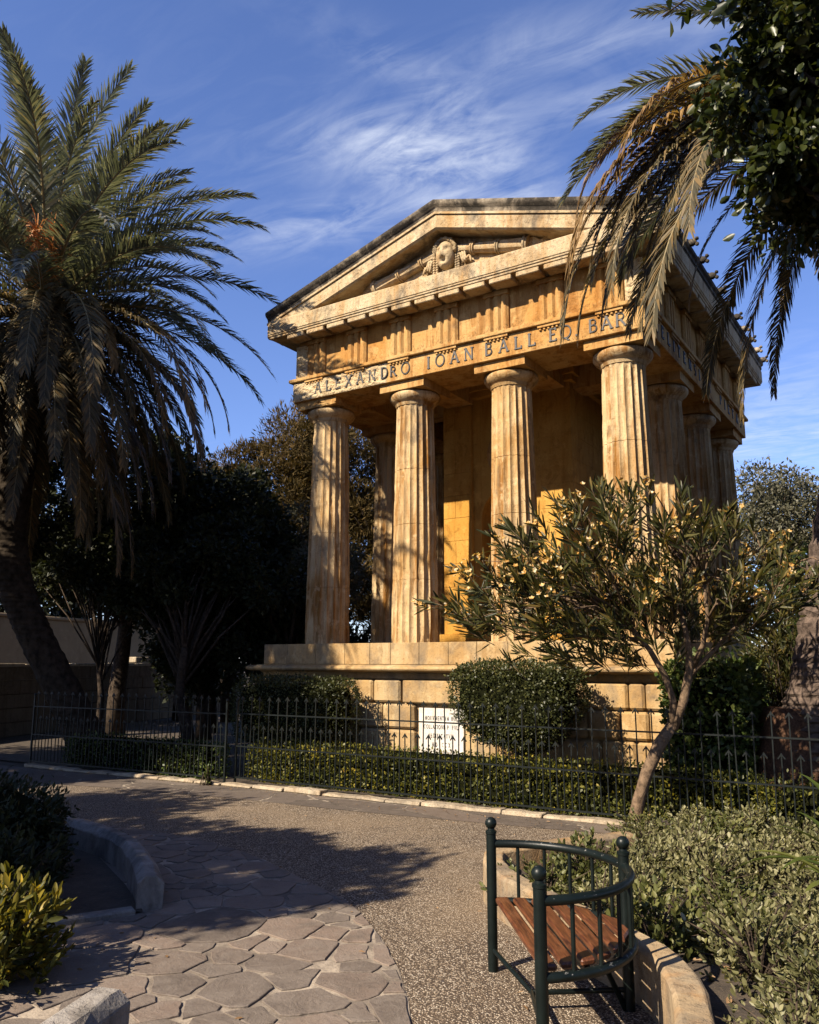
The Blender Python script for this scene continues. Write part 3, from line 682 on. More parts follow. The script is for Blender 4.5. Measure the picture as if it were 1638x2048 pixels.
def triglyph(cx, face):
    """face 'f' front (facing -Y) or 'r' right (facing +X); returns mesh builders"""
    def Q(a, d, z): return (cx+a, TY0-.48-d, z) if face == 'f' else (TX1+.48+d, cx+a, z)
    b = MB(); w = .225; D = .075; z0, z1 = 7.374, 8.04
    pr = [(-w, 0), (-w, D*.45), (-w+.045, D), (-.115, D), (-.075, D*.35), (-.035, D), (.035, D), (.075, D*.35), (.115, D), (w-.045, D), (w, D*.45), (w, 0)]
    b.sweep(lambda k: [Q(a, d, (z0, z1)[k]) for a, d in pr], range(2))
    pr2 = [(-w-.01, 0), (-w-.01, D+.02), (w+.01, D+.02), (w+.01, 0)]
    b.sweep(lambda k: [Q(a, d, (z1+.002, 8.13)[k]) for a, d in pr2], range(2))
    rg = MB()
    pr3 = [(-w, .052), (-w, .115), (w, .115), (w, .052)]
    rg.sweep(lambda k: [Q(a, d, (7.262, 7.302)[k]) for a, d in pr3], range(2))
    for i in range(6):
        c = -w+.04+i*(2*w-.08)/5
        rings = [[Q(c+r*math.cos(2*PI*q/8), .083+r*math.sin(2*PI*q/8), z) for q in range(8)] for r, z in ((.016, 7.262), (.024, 7.222))]
        rg.sweep(lambda k: rings[k], range(2))
    return b, rg
for k in range(7):
    b, rg = triglyph(k*1.0, 'f'); o = b.build('triglyph', M['frieze'], T, bevel=.004); rg.build('regula', M['frieze'], o)
for k in range(7):
    b, rg = triglyph(k*6.52/6, 'r'); o = b.build('triglyph', M['frieze'], T); rg.build('regula', M['frieze'], o)
relief(5.25, 5.76, 7.38, 7.95, -.482, .014, .1, 40, 40).build('eroded_stone_face', M['frieze'], T, True)
relief(6.24, 6.545, 7.38, 8.1, -.482, .05, .06, 30, 50).build('eroded_stone_face', M['eroded'], T, True)
relief(-.545, -.24, 7.38, 8.1, -.482, .06, .06, 30, 50).build('eroded_stone_face', M['eroded'], T, True)
# horizontal cornice: soffit slab, mutules, corona
co = MB(); profring(co, [(.2, 8.168), (.56, 8.168), (.60, 8.20), (.87, 8.205), (.905, 8.208), (.905, 8.25), (.925, 8.253), (.925, 8.285), (.94, 8.288), (.94, 8.555), (.915, 8.575), (.2, 8.575)])
co.build('cornice', M['pale'], T, bevel=.006)
def mutules(face):
    for k in range(14):
        if face == 'f':
            cx = -.25+k*.5; yield (cx-.205, cx+.205, TY0-.895, TY0-.60, 8.115, 8.203)
        else:
            cx = -.27+k*.5433; yield (TX1+.60, TX1+.895, cx-.22, cx+.22, 8.115, 8.203)
for face in 'fr':
    for q in mutules(face):
        mb = MB(); mb.box(*q); mb.build('mutule', M['pale'], T, bevel=.012)
# pediment ---------------------------------------------------------
XC = 3.0; ZAP = 9.98; SL = (9.98-8.76)/3.97
zr = lambda x: ZAP-SL*abs(x-XC)
ty = MB(); ty.prism([(-.6, -.48, 8.56), (6.6, -.48, 8.56), (6.6, -.48, zr(6.6)-.1), (XC, -.48, ZAP-.1), (-.6, -.48, zr(-.6)-.1)], (0, .3, 0))
ty.build('tympanum', M['pale'], T)
XS = [-.97]+list(np.linspace(-.6, 6.6, 25))+[6.97]
XS = sorted(set([round(float(x), 3) for x in XS]+[3.0]))
def rake(prof, name, mat, sm=False):
    mb = MB(); mb.sweep(lambda k: [(XS[k], y, zr(XS[k])+dz) for y, dz in prof], XS)
    return mb.build(name, mat, T, sm, 40)
rake([(-.985, 0), (-.99, -.045), (-.97, -.085), (-.925, -.115), (-.905, -.15), (-.90, -.205), (-.5, -.205), (-.4, 0)], 'raking_sima', M['sima'], True)
rake([(-.93, -.208), (-.93, -.25), (-.895, -.252), (-.895, -.268), (-.5, -.268), (-.5, -.208)], 'raking_fillet', M['pale'])
rc = rake([(-.90, -.27), (-.90, -.50), (-.86, -.53), (-.62, -.50), (-.44, -.52), (-.44, -.27)], 'raking_cornice', M['pale'])
rf = MB(); rf.prism([(-.95, -.42, 8.60), (6.95, -.42, 8.60), (6.95, -.42, zr(6.95)-.03), (XC, -.42, ZAP-.03), (-.95, -.42, zr(-.95)-.03)], (0, 7.85, 0)); rf.build('roof', M['sima'], T)
for sx, xe in ((1, 6.0), (-1, 0.0)):
    sm_ = MB(); pr = [(xe+sx*e, z) for e, z in ((.60, 8.58), (.93, 8.58), (.95, 8.62), (.93, 8.66), (.985, 8.70), (.99, 8.765), (.60, 8.80))]
    sm_.sweep(lambda k: [(x, (-.40, 7.45)[k], z) for x, z in pr], range(2)); sm_.build('eave_gutter', M['sima'], T)
for k in range(11):
    y = .1+k*.72; mb = MB()
    mb.ball((7.02, y, 8.79), .07, 10, 7, (1.1, .8, .9), lambda d: 1+.25*mn.noise(d*3.1))
    mb.ball((7.10, y, 8.845), .04, 8, 6, (.9, 1.1, .8), lambda d: 1+.3*mn.noise(d*4+Vector((k, 0, 0))))
    mb.ball((7.10, y, 8.745), .036, 8, 6)
    mb.tube([(6.7, y, 8.86), (6.95, y, 8.80)], .07, 8)
    mb.build('antefix', M['sima'], T, True)
def rock(d): return 1+.35*mn.noise(d*2.3)+.25*mn.noise(d*6)
for x_ in (-.72, 6.72):
    mb = MB(); mb.ball((x_, -.82, 8.47), .17, 24, 16, (1.05, .8, .95), rock); mb.build('eroded_lion_head', M['eroded'], T, True)
# pediment relief: mask, two bound torches, ribbons
mk = MB(); MX, MZ, MY = 3.04, 9.05, -.60
def face_fn(d):
    x, y, z = d.x, d.y, d.z
    return 1.0
mk.ball((MX, MY, MZ), 1, 36, 28, (.185, .17, .27))
vs = []
for p in mk.v:
    x, y, z = p[0]-MX, p[1]-MY, p[2]-MZ
    if y < 0.02:
        for ex in (-.075, .075):
            q = math.exp(-(((x-ex)/.036)**2+((z-.06)/.026)**2)); y += .055*q
            q = math.exp(-(((x-ex)/.055)**2+((z-.115)/.018)**2)); y -= .03*q
        q = math.exp(-((x/.026)**2+((z-.0)/.07)**2)); y -= .055*q
        q = math.exp(-((x/.05)**2+((z+.12)/.045)**2)); y += .095*q
        q = math.exp(-(((abs(x)-.02)/.06)**2+((z+.065)/.014)**2)); y -= .02*q
        q = math.exp(-((x/.06)**2+((z+.215)/.03)**2)); y -= .03*q
    vs.append((x+MX, y+MY, z+MZ))
mk.v = vs
mask = mk.build('mask_relief', M['pale'], T, True)
hm = MB()
for k in range(26):
    a = R(-10+200*k/25); r0 = random.uniform(.92, 1.05)
    x = MX+math.cos(a)*.20*r0; z = MZ+.06+math.sin(a)*.225*r0
    hm.tube([(x, MY-.02, z), (x+.03*math.cos(a+1), MY-.07, z+.03), (x+.05*math.cos(a+2), MY-.03, z+.045)], [.03, .038, .02], 7)
for sx in (-1, 1):
    for j in range(2):
        for k in range(9):
            hm.ball((MX+sx*(.20+.055*j), MY+.02-.01*j, MZ+.06-.048*k), .03, 8, 5, (1, 1, .9))
hm.build('carved_hair', M['pale'], mask, True)
def torch(sx):
    a = Vector((MX+sx*.17, -.54, 9.15)); b = Vector((MX+sx*1.56, -.54, 8.84)); d = (b-a).normalized(); L_ = (b-a).length
    up = Vector((-d.z*1, 0, d.x)); fy = Vector((0, 1, 0)); tb = MB(); n = 20
    def rg_(k):
        s_, r0 = [(0, .080), (.3, .092), (.9, .125), (1.0, .13)][k]
        return [a+d*(L_*s_)+(up*math.cos(2*PI*i/n)+fy*math.sin(2*PI*i/n))*r0*(1 if i % 4 else .86) for i in range(n)]
    tb.sweep(rg_, range(4))
    def cone(s0, s1, r0, r1, m=16):
        rings = [[a+d*(L_*s_)+(up*math.cos(2*PI*i/m)+fy*math.sin(2*PI*i/m))*r for i in range(m)] for s_, r in ((s0, r0), (s1, r1))]
        tb.sweep(lambda k: rings[k], range(2))
    for s_ in (.24, .27, .60, .63): cone(s_, s_+.018, .112+.03*s_, .112+.03*s_)
    cone(.985, 1.01, .165, .165); cone(1.0, 1.04, .15, .155)
    o = tb.build('torch_relief', M['pale'], T, True, 35)
    fl = MB()
    for k in range(6):
        off = up*(.09-.036*k); p0 = b+d*.05+off*.8
        pts = [p0+d*(.36*(1-.08*abs(k-2))*s_)+up*(.03*math.sin(s_*7+k*.5))+Vector((0, -.02, 0)) for s_ in np.linspace(0, 1, 8)]
        fl.tube(pts, [.03, .034, .034, .03, .026, .02, .014, .006], 7)
    fl.build('carved_flame', M['pale'], o, True)
    rb_ = MB(); c0 = Vector((MX+sx*.27, -.53, 8.90))
    for k in range(3):
        pts = [c0+Vector((sx*(.05*k+.13*s_), -.05-.02*math.sin(6*s_), .10-.16*s_+.05*math.sin(s_*8+k))) for s_ in np.linspace(0, 1, 10)]
        rb_.tube(pts, [.03-.006*abs(q-5)/2.5 for q in range(10)], 7)
    rb_.build('carved_ribbon', M['pale'], mask, True)
torch(-1); torch(1)
# ceiling and cella -------------------------------------------------
ce = MB(); ce.box(.45, 5.55, .45, 6.07, 7.46, 7.62)
for x in (2.0, 4.0): ce.box(x-.30, x+.30, .503, 1.75, 7.0, 7.45)
for y in (TB, 2*TB): ce.box(.503, 1.6, y-.28, y+.28, 7.0, 7.45); ce.box(4.4, 5.497, y-.28, y+.28, 7.0, 7.45)
for x0, x1 in ((.5, 1.69), (2.31, 3.69), (4.31, 5.5)):
    for q in range(2): ce.box(x0+.1+.14*q, x1-.1-.14*q, .62+.14*q, 1.68-.1*q, 7.40-.04*(1-q)-.0, 7.455, 0)
ce.build('ceiling', M['stone'], T)
cw = MB(); CY = 1.72
cw.box(1.612, 2.238, CY+.012, 4.99, ZS, 7.1); cw.box(3.762, 4.388, CY+.012, 4.99, ZS, 7.1)
for k in range(10):
    z0, z1 = ZS+.223+k*.4645, ZS+.220+(k+1)*.4645
    for x0, x1 in ((1.6, 2.25), (3.75, 4.4)):
        xm = x0+(.28 if k % 2 else .65)
        for q0, q1 in cut([x0, xm, x1]) if xm < x1-.01 else [(x0, x1)]: cw.box(q0+.0015, q1-.0015, CY, CY+.2, z0, z1)
    for q0, q1 in cut([CY+.203, 2.9, 3.9, 5.0] if k % 2 else [CY+.203, 2.4, 3.4, 4.4, 5.0]):
        cw.box(1.6, 1.7, q0, q1-.003, z0, z1); cw.box(4.3, 4.4, q0, q1-.003, z0, z1)
cw.box(2.25, 2.42, CY+.1, 5.0, ZS, 7.1); cw.box(3.58, 3.75, CY+.1, 5.0, ZS, 7.1)
cw.box(2.42, 3.58, CY+.75, 5.0, ZS, 7.1); cw.box(2.42, 3.58, CY+.1, CY+.75, ZS, 2.75)
na = 16; ap = [(3.0+.58*math.cos(PI-PI*i/na), 4.62+.58*math.sin(PI*i/na)) for i in range(na+1)]
cw.prism([(x, CY+.1, z) for x, z in ap]+[(3.58, CY+.1, 7.1), (2.42, CY+.1, 7.1)], (0, .65, 0))
cw.box(1.52, 4.48, CY-.08, 5.08, 7.102, 7.22); cw.box(1.46, 4.54, CY-.14, 5.14, 7.222, 7.45)
cw.box(1.52, 4.48, CY-.06, 5.06, ZS+.001, ZS+.22)
cella = cw.build('cella_wall', M['golden'], T, bevel=.01)
wr = MB()
for cx in (3.0, ):
    for k in range(36):
        a = 2*PI*k/36
        wr.ball((cx+.36*math.cos(a), CY+.08, 5.9+.42*math.sin(a)), .07, 8, 5, (1, .5, 1))
    wr.tube([(cx-.3, CY+.09, 5.45), (cx, CY+.06, 5.6), (cx+.3, CY+.09, 5.45)], .05, 8)
wr.build('wreath_relief', M['stone'], cella, True)

# statue in the niche: one skinned body
def skin_figure(name, joints, edges, mat, parent=None, loc=(0, 0, 0), sub=2):
    me = bpy.data.meshes.new(name); me.from_pydata([j[0] for j in joints], edges, [])
    o = link(name, me, parent, loc); bpy.context.view_layer.update()
    md = o.modifiers.new('skin', 'SKIN'); md.use_smooth_shade = True
    for v, j in zip(me.skin_vertices[0].data if len(me.skin_vertices) else [], joints): v.radius = j[1]
    if not len(me.skin_vertices):
        me.attributes
    s2 = o.modifiers.new('sub', 'SUBSURF'); s2.levels = sub; s2.render_levels = sub
    me.materials.append(mat)
    return o
def statue():
    loc = (3.0, CY+.42, 2.75)
    ped = MB(); ped.box(2.75, 3.25, CY+.2, CY+.65, 2.752, 3.0); ped.box(2.72, 3.28, CY+.17, CY+.68, 3.0, 3.06)
    J = [((0, 0, 1.15), (.17, .13)), ((0, .01, 1.4), (.15, .11)), ((0, 0, 1.62), (.18, .12)), ((0, 0, 1.78), (.07, .07)), ((0, -.02, 1.92), (.10, .115)), ((0, -.02, 2.04), (.085, .1)),
         ((-.11, 0, .75), (.15, .14)), ((-.13, .02, .34), (.17, .15)), ((.11, -.03, .75), (.15, .14)), ((.13, -.05, .34), (.17, .15)),
         ((-.22, 0, 1.66), (.075, .075)), ((-.34, -.02, 1.40), (.065, .065)), ((-.42, -.22, 1.55), (.05, .05)), ((-.43, -.30, 1.66), (.045, .04)),
         ((.22, 0, 1.66), (.075, .075)), ((.30, .03, 1.36), (.065, .065)), ((.27, -.08, 1.12), (.05, .05)), ((.25, -.13, 1.04), (.045, .04))]
    E_ = [(0, 1), (1, 2), (2, 3), (3, 4), (4, 5), (0, 6), (6, 7), (0, 8), (8, 9), (2, 10), (10, 11), (11, 12), (12, 13), (2, 14), (14, 15), (15, 16), (16, 17)]
    S_ = thing('draped_statue', 'dark stone draped figure with raised arm in the arched niche behind the columns', 'statue', loc)
    o = skin_figure('figure', J, E_, M['statue'], S_)
    ped.build('pedestal', M['statue'], S_, bevel=.01)
statue()

# ---------------------------------------------------------------- kerb, bed walls
def arc_sweep(name, path, width, h, mat, side=1, ch=.03, parent=None, z0=-.01, jit=.006, round_=.0):
    """a low wall: path is one lower edge, the wall stands to its `side`"""
    P = [Vector((x, y, 0)) for x, y in path]; mb = MB(); m = len(P)
    prof = []
    def st(k):
        t = (P[min(k+1, m-1)]-P[max(k-1, 0)]).normalized(); nrm = Vector((t.y, -t.x, 0))*side
        j = lambda: random.uniform(-jit, jit)
        pts = [(0, z0), (0, h-ch), (ch, h), (width-ch, h), (width, h-ch), (width, z0)]
        return [tuple(P[k]+nrm*(a+j())+Vector((0, 0, z+(j() if z > 0 else 0)))) for a, z in pts]
    mb.sweep(st, P)
    return mb.build(name, mat, parent, bevel=.006)
def resample(path, step):
    P = [Vector((*p, 0)) for p in path]; out = [P[0]]; 
    # Catmull-Rom
    for i in range(len(P)-1):
        a, b, c, d = P[max(i-1, 0)], P[i], P[i+1], P[min(i+2, len(P)-1)]; n = max(1, int((c-b).length/step))
        for k in range(1, n+1):
            t = k/n; out.append(.5*((2*b)+(-a+c)*t+(2*a-5*b+4*c-d)*t*t+(-a+3*b-3*c+d)*t**3))
    return [(p.x, p.y) for p in out]
kb = MB(); pts = resample([(-3.72, -3.69), (-2.7, -3.66), (-1.8, -3.58), (-.5, -3.50), (.72, -3.40), (1.9, -3.34), (3.1, -3.31), (4.5, -3.27), (5.8, -3.22), (6.75, -3.17)], .17)
i = 0
while i < len(pts)-2:
    n = random.choice((3, 4, 5, 6)); seg = pts[i:min(i+n+1, len(pts))]; i += n
    if len(seg) < 2: break
    seg = [Vector((*q, 0)) for q in seg]; d0 = (seg[-1]-seg[0]).normalized(); seg[0] = seg[0]+d0*.008; seg[-1] = seg[-1]-d0*.008
    hh = random.uniform(.035, .06); rings = []
    for k, q in enumerate(seg):
        nn = Vector((-d0.y, d0.x, 0)); w0 = random.uniform(-.02, .02); w1 = .20+random.uniform(-.02, .02); e = hh+random.uniform(-.012, .012)
        rings.append([q+nn*w0+Vector((0, 0, .005)), q+nn*(w0+.015)+Vector((0, 0, e)), q+nn*(w1-.02)+Vector((0, 0, e)), q+nn*w1+Vector((0, 0, .005))])
    kb.sweep(lambda k: rings[k], seg)
tag(kb.build('kerb', M['kerb'], None, bevel=.008), kind='structure')

rbw = resample([(7.35, -4.9), (6.95, -5.55)], .2)+resample([(6.62, -6.20), (6.80, -6.58), (7.10, -6.92), (7.60, -7.30), (8.07, -7.62), (8.42, -7.88), (8.66, -8.22), (8.84, -8.70), (8.98, -9.3), (9.05, -10.2)], .13)
tag(arc_sweep('planter_wall', rbw, .17, .30, M['bedwall'], -1, .02), 'pale stained stone kerb wall curving round the shrub bed behind the bench', 'bed wall')
lw = resample([(4.94, -8.10), (4.62, -7.86), (4.29, -7.65), (3.8, -7.36), (3.31, -7.16), (2.58, -6.99), (1.5, -6.95), (.3, -7.2), (-.8, -7.8)], .14)
tag(arc_sweep('planter_wall', lw, .19, .25, M['greywall'], -1, .055), 'curved grey stone bed wall with chamfered top in front of the dark hedge', 'bed wall')
nw = resample([(6.55, -9.70), (6.70, -10.1), (6.86, -10.6), (7.0, -11.3)], .12)
tag(arc_sweep('planter_wall', nw, .22, .27, M['greywall'], 1, .05), 'grey bed wall end block beside the yellow leaved bush, cut by the bottom of the frame', 'bed wall')
sl = MB(); sl.box(0, 1.6, -.06, .06, -.01, .05)
o = sl.build('edging_strip', M['greywall'], None, bevel=.01); o.location = (4.84, -8.28, 0); o.rotation_euler = (0, 0, math.atan2(-.9, -.45)); tag(o, kind='structure')
poly('planting_bed_soil', [(4.9, -8.25), (4.2, -7.85), (3.2, -7.35), (2.4, -7.2), (1.4, -7.15), (.3, -7.4), (-3, -8.6), (-3, -14), (6.7, -14), (6.6, -10.2), (6.36, -9.75), (5.6, -10.2), (4.3, -9.3), (4.55, -8.9)], .032, M['soil'])
rb_in = [(x+.1, y+.08) for x, y in rbw]
poly('shrub_bed_soil', [(6.95, -3.2)]+[(7.0, -4.4)]+[(x+.12, y+.04) for x, y in rbw]+[(14, -10.2), (14, -3.2)], .13, M['soil'])

# ---------------------------------------------------------------- iron fence
def bar_mesh(h, head):
    mb = MB(); w = .0062; mb.box(-w, w, -w, w, .03, h)
    for sx in (-1, 1):
        mb.prism([(0, -.006, h+.028), (sx*.008, -.006, h+.014), (sx*.040, -.006, h-.030), (sx*.033, -.006, h-.041), (0, -.006, h+.0)], (0, .012, 0))
    o = mb.build('bar', M['iron']); me = o.data; bpy.data.objects.remove(o); return me
TALL, SHORT = bar_mesh(1.22, 1), bar_mesh(.80, 1)
def fence(label, a, b2, n):
    a = Vector((*a, .05)); b2 = Vector((*b2, .05)); d = b2-a; L_ = d.length; t = thing('iron_fence', label, 'fence', a)
    t.rotation_euler = (0, 0, math.atan2(d.y, d.x))
    for nm, z, q in (('upper_rail', .98, .009), ('middle_rail', .50, .009), ('lower_rail', .045, .011)):
        mb = MB(); mb.box(0, L_, -.012-.009*0, .012, z-q, z+q); o = mb.build(nm, M['iron']); o.parent = t
    for k in range(n):
        x = .09+k*(L_-.1)/n
        o = link('tall_bar', TALL, t, (x, -.004*(k % 3-1), random.uniform(-.008, .008))); o.rotation_euler = (random.uniform(-.012, .012), random.uniform(-.014, .014), random.uniform(-.1, .1))
        o = link('short_bar', SHORT, t, (x+.5*(L_-.1)/n, 0.002, random.uniform(-.008, .008))); o.rotation_euler = (random.uniform(-.012, .012), random.uniform(-.014, .014), random.uniform(-.1, .1))
    for x in (0, L_):
        mb = MB(); mb.box(x-.014, x+.014, -.014, .014, -.06, 1.16); mb.ball((x, 0, 1.18), .025, 10, 6); o = mb.build('post', M['iron']); o.parent = t
    return t
fence('long straight black iron fence with arrow headed bars in front of the monument', (.76, -3.12), (10.3, -2.95), 53)
fence('shorter shaded black iron fence panel running to the leaning palm at left', (-3.72, -3.58), (.70, -3.28), 25)

# ---------------------------------------------------------------- hedges
def pnorm(q, p): return q/np.power(np.sum(np.abs(q)**p, axis=1, keepdims=True), 1/p)
def hedge(name, label, cat, c, half, N, mat, L, W, p=7, rough=.07, wild=.0, trunk=None, shape=4, group=None, core=.86, bottom=True, rot=0, taper=0, cols=None):
    c = np.array(c, float); half = np.array(half, float)
    t = thing(name, label, cat, (c[0], c[1], max(0, c[2]-half[2])), group)
    ar_ = np.array([half[1]*half[2], half[1]*half[2], half[0]*half[2], half[0]*half[2], half[0]*half[1], half[0]*half[1]*(1 if bottom else .05)])
    f = RNG.choice(6, N, p=ar_/ar_.sum()); q = RNG.uniform(-1, 1, (N, 3)); ax = f//2; q[np.arange(N), ax] = np.where(f % 2, -1, 1)*np.where(ax == 2, -1, 1)
    q = pnorm(q, p); nr = unit(np.sign(q)*np.abs(q)**(p-1)/half)
    pos = q*half; pos[:, :2] *= (1-taper*np.clip(-q[:, 2:3], 0, 1)**1.5)
    d = np.array([mn.noise(Vector(x)*3.1+Vector(c))*1.0+.6*mn.noise(Vector(x)*8) for x in pos])[:, None]
    pos = pos+nr*(d*rough-RNG.random((N, 1))**2*.10+wild*RNG.random((N, 1))**6)
    cr, sr = math.cos(rot), math.sin(rot); Rm = np.array([[cr, -sr, 0], [sr, cr, 0], [0, 0, 1]])
    pos = pos@Rm.T+c; nr = nr@Rm.T
    A = unit(nr*.7+RNG.normal(size=(N, 3))*.65+np.array([0, 0, .35]))
    ln = L*RNG.uniform(.65, 1.25, N); leaf_obj('foliage', mat, t, pos, A, ln, ln*(W/L), shape=shape, nb=nr+np.array([0, 0, .3]))
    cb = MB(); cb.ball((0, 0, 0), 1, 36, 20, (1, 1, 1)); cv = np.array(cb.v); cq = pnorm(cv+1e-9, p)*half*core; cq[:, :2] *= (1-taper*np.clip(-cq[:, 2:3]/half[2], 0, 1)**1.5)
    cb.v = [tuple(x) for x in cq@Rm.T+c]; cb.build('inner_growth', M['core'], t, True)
    if trunk:
        mb = MB(); mb.tube([(c[0], c[1], 0), (c[0]+.04, c[1], (c[2]-half[2])*.6), (c[0], c[1]+.02, c[2])], [.09, .07, .09], 9); mb.build('trunk', M['bark'], t, True)
    return t
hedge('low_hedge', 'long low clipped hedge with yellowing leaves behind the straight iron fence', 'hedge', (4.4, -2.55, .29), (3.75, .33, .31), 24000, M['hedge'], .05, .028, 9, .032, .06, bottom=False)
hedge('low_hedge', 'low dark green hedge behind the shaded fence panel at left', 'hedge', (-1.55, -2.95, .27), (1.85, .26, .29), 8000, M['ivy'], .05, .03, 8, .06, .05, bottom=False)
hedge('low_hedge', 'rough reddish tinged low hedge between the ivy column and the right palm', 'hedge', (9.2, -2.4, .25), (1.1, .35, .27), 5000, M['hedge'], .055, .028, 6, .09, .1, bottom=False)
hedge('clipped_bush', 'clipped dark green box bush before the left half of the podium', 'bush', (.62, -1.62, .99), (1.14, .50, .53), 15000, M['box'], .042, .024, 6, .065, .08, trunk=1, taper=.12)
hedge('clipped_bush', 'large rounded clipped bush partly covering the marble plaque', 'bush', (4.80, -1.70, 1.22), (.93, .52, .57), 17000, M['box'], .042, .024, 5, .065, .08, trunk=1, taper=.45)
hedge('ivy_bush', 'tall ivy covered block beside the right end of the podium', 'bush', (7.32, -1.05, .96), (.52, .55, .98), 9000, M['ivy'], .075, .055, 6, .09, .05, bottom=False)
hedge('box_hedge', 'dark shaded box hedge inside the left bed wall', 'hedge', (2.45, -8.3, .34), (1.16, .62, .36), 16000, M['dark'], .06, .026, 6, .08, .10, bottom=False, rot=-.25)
def grow(name, label, cat, c, rad, ntip, nl, L, W, mat, shape=9, group=None, stem=None, up=.6, hmin=0):
    """a loose bush: shoots fanning out, each with a spray of leaves"""
    t = thing(name, label, cat, (c[0], c[1], 0), group); c = np.array(c, float); rad = np.array(rad, float)
    d = unit(RNG.normal(size=(ntip, 3))+np.array([0, 0, up])); u = RNG.random((ntip, 1))**.4
    tip = c+d*rad*u*(1+.18*np.array([mn.noise(Vector(x)*2.5+Vector(c)) for x in d])[:, None]); tip[:, 2] = np.maximum(tip[:, 2], hmin)
    ax = unit(d+RNG.normal(size=(ntip, 3))*.3+np.array([0, 0, up]))
    P, A = spray(tip, ax, nl, .16*L/.06)
    ln = L*RNG.uniform(.6, 1.25, len(P)); leaf_obj('foliage', mat, t, P, A, ln, ln*W/L, shape=shape)
    mb = MB()
    for k in range(0, ntip, max(1, ntip//60)):
        b = Vector((c[0]+random.uniform(-.1, .1), c[1]+random.uniform(-.1, .1), 0.0)); e = Vector(tip[k]); m_ = (b+e)/2+Vector((0, 0, .08))
        mb.tube([b, m_, e], [.008, .006, .003], 5)
    mb.build('stems', stem or M['bark'], t, True)
    return t
def spray(tip, ax, nl, ln, a0=.5, a1=1.25):
    n = len(tip); P = np.repeat(tip, nl, 0); AX = np.repeat(ax, nl, 0); s_ = RNG.random((n*nl, 1)); P = P-AX*ln*s_
    pr = unit(np.cross(AX, RNG.normal(size=(n*nl, 3)))); ang = RNG.uniform(a0, a1, (n*nl, 1))*(.45+.55*s_)
    return P, unit(AX*np.cos(ang)+pr*np.sin(ang))
grow('leafy_bush', 'sunlit yellow green bush at the lower left beside the grey wall end', 'bush', (5.18, -9.66, .20), (.52, .52, .40), 400, 12, .075, .026, M['yellow'], hmin=.08)
grow('leafy_bush', 'dark evergreen shrub with upright shoots between the left hedge and the yellow bush', 'bush', (4.15, -8.85, .2), (.5, .45, .42), 160, 11, .07, .026, M['dark'], hmin=.06)
# silver shrubs of the bed: four plants, copied
def shrub_parts(seed):
    n = 120; d = unit(RNG.normal(size=(n, 3))+np.array([0, 0, .7])); d[:, 2] = np.abs(d[:, 2]); u = RNG.random((n, 1))**.35
    tip = d*np.array([.40, .40, .40])*u*RNG.uniform(.75, 1.15, (n, 1)); tip[:, 2] = np.maximum(tip[:, 2], .05)
    P, A = spray(tip, unit(d+np.array([0, 0, .8])+RNG.normal(size=(n, 3))*.25), 13, .15)
    ln = .044*RNG.uniform(.6, 1.35, len(P)); me = leaf_mesh('foliage', P, A, ln*(1 if seed % 2 else .8), ln*(.46, .38, .52)[seed % 3], shape=9); me.materials.append(M[('grey', 'grey', 'grey_green')[seed % 3]])
    mb = MB()
    for k in range(0, n, 2): mb.tube([(0, 0, -.05), tuple(tip[k]*.5+np.array([0, 0, .03])), tuple(tip[k])], [.006, .005, .003], 4)
    o = mb.build('stems', M['bark']); sm_me = o.data; bpy.data.objects.remove(o)
    return me, sm_me
SHR = [shrub_parts(k) for k in range(6)]
spots = []
def inbed(x, y):
    if y > -3.55 or y < -9.6 or x > 12.0: return False
    for (ax, ay), (bx, by) in zip(rbw[:-1], rbw[1:]):
        if math.hypot(x-(ax+bx)/2, y-(ay+by)/2) < .31: return False
    if y > -6.2: return x > 7.25-.22*(y+5)*0
    xe = np.interp(-y, [-b for a, b in rbw][5:], [a for a, b in rbw][5:]); return x > xe+.10
for _ in range(6000):
    x, y = random.uniform(6.8, 12), random.uniform(-9.6, -3.5)
    if inbed(x, y) and all((x-a)**2+(y-b)**2 > .47**2 for a, b in spots) and math.hypot(x-6.95, y+3.39) > .25: spots.append((x, y))
for k, (x, y) in enumerate(sorted(spots, key=lambda p: p[1])):
    lab = 'low silver green shrub massed in the bed behind the curved bench' if y < -6.0 else 'low silver green shrub in the far part of the bed near the iron fence'
    t = thing('silver_shrub', lab, 'shrub', (x, y, .13), 'silver shrubs filling the right bed' if y < -6 else 'silver shrubs at the far end of the right bed')
    sc_ = random.uniform(.85, 1.2); t.scale = (sc_, sc_, sc_*random.uniform(.65, 1.0)); t.rotation_euler = (0, 0, random.uniform(0, 6.28))
    me, sm_me = SHR[(k*7+k//3) % 6]; link('foliage', me, t); link('stems', sm_me, t)
# litter on the bed
n = 260; P = np.stack([RNG.uniform(7.2, 11.5, n), RNG.uniform(-9, -4, n), np.full(n, .15)], 1); A = unit(RNG.normal(size=(n, 3))*np.array([1, 1, .15]))
keep = np.array([inbed(a, b) for a, b, c in P]); o = leaf_obj('fallen_leaves', M['litter'], None, P[keep], A[keep], .06, .03, nb=np.array([0, 0, 1.5]), shape=9); tag(o, 'dry fallen leaves lying on the soil of the right bed', 'leaves', kind='stuff')
n = 240; P = np.stack([RNG.uniform(.5, 8.2, n), RNG.uniform(-9.8, -3.4, n), RNG.uniform(.018, .022, n)], 1); P[:90, 1] = RNG.uniform(-3.75, -3.38, 90); P[90:150] += 0; A = unit(RNG.normal(size=(n, 3))*np.array([1, 1, .12]))
o = leaf_obj('path_litter', M['litter'], None, P, A, RNG.uniform(.02, .05, n), .014, nb=np.array([0, 0, 1.5]), shape=9); tag(o, 'small dry leaves scattered on the paving', 'leaves', kind='stuff')
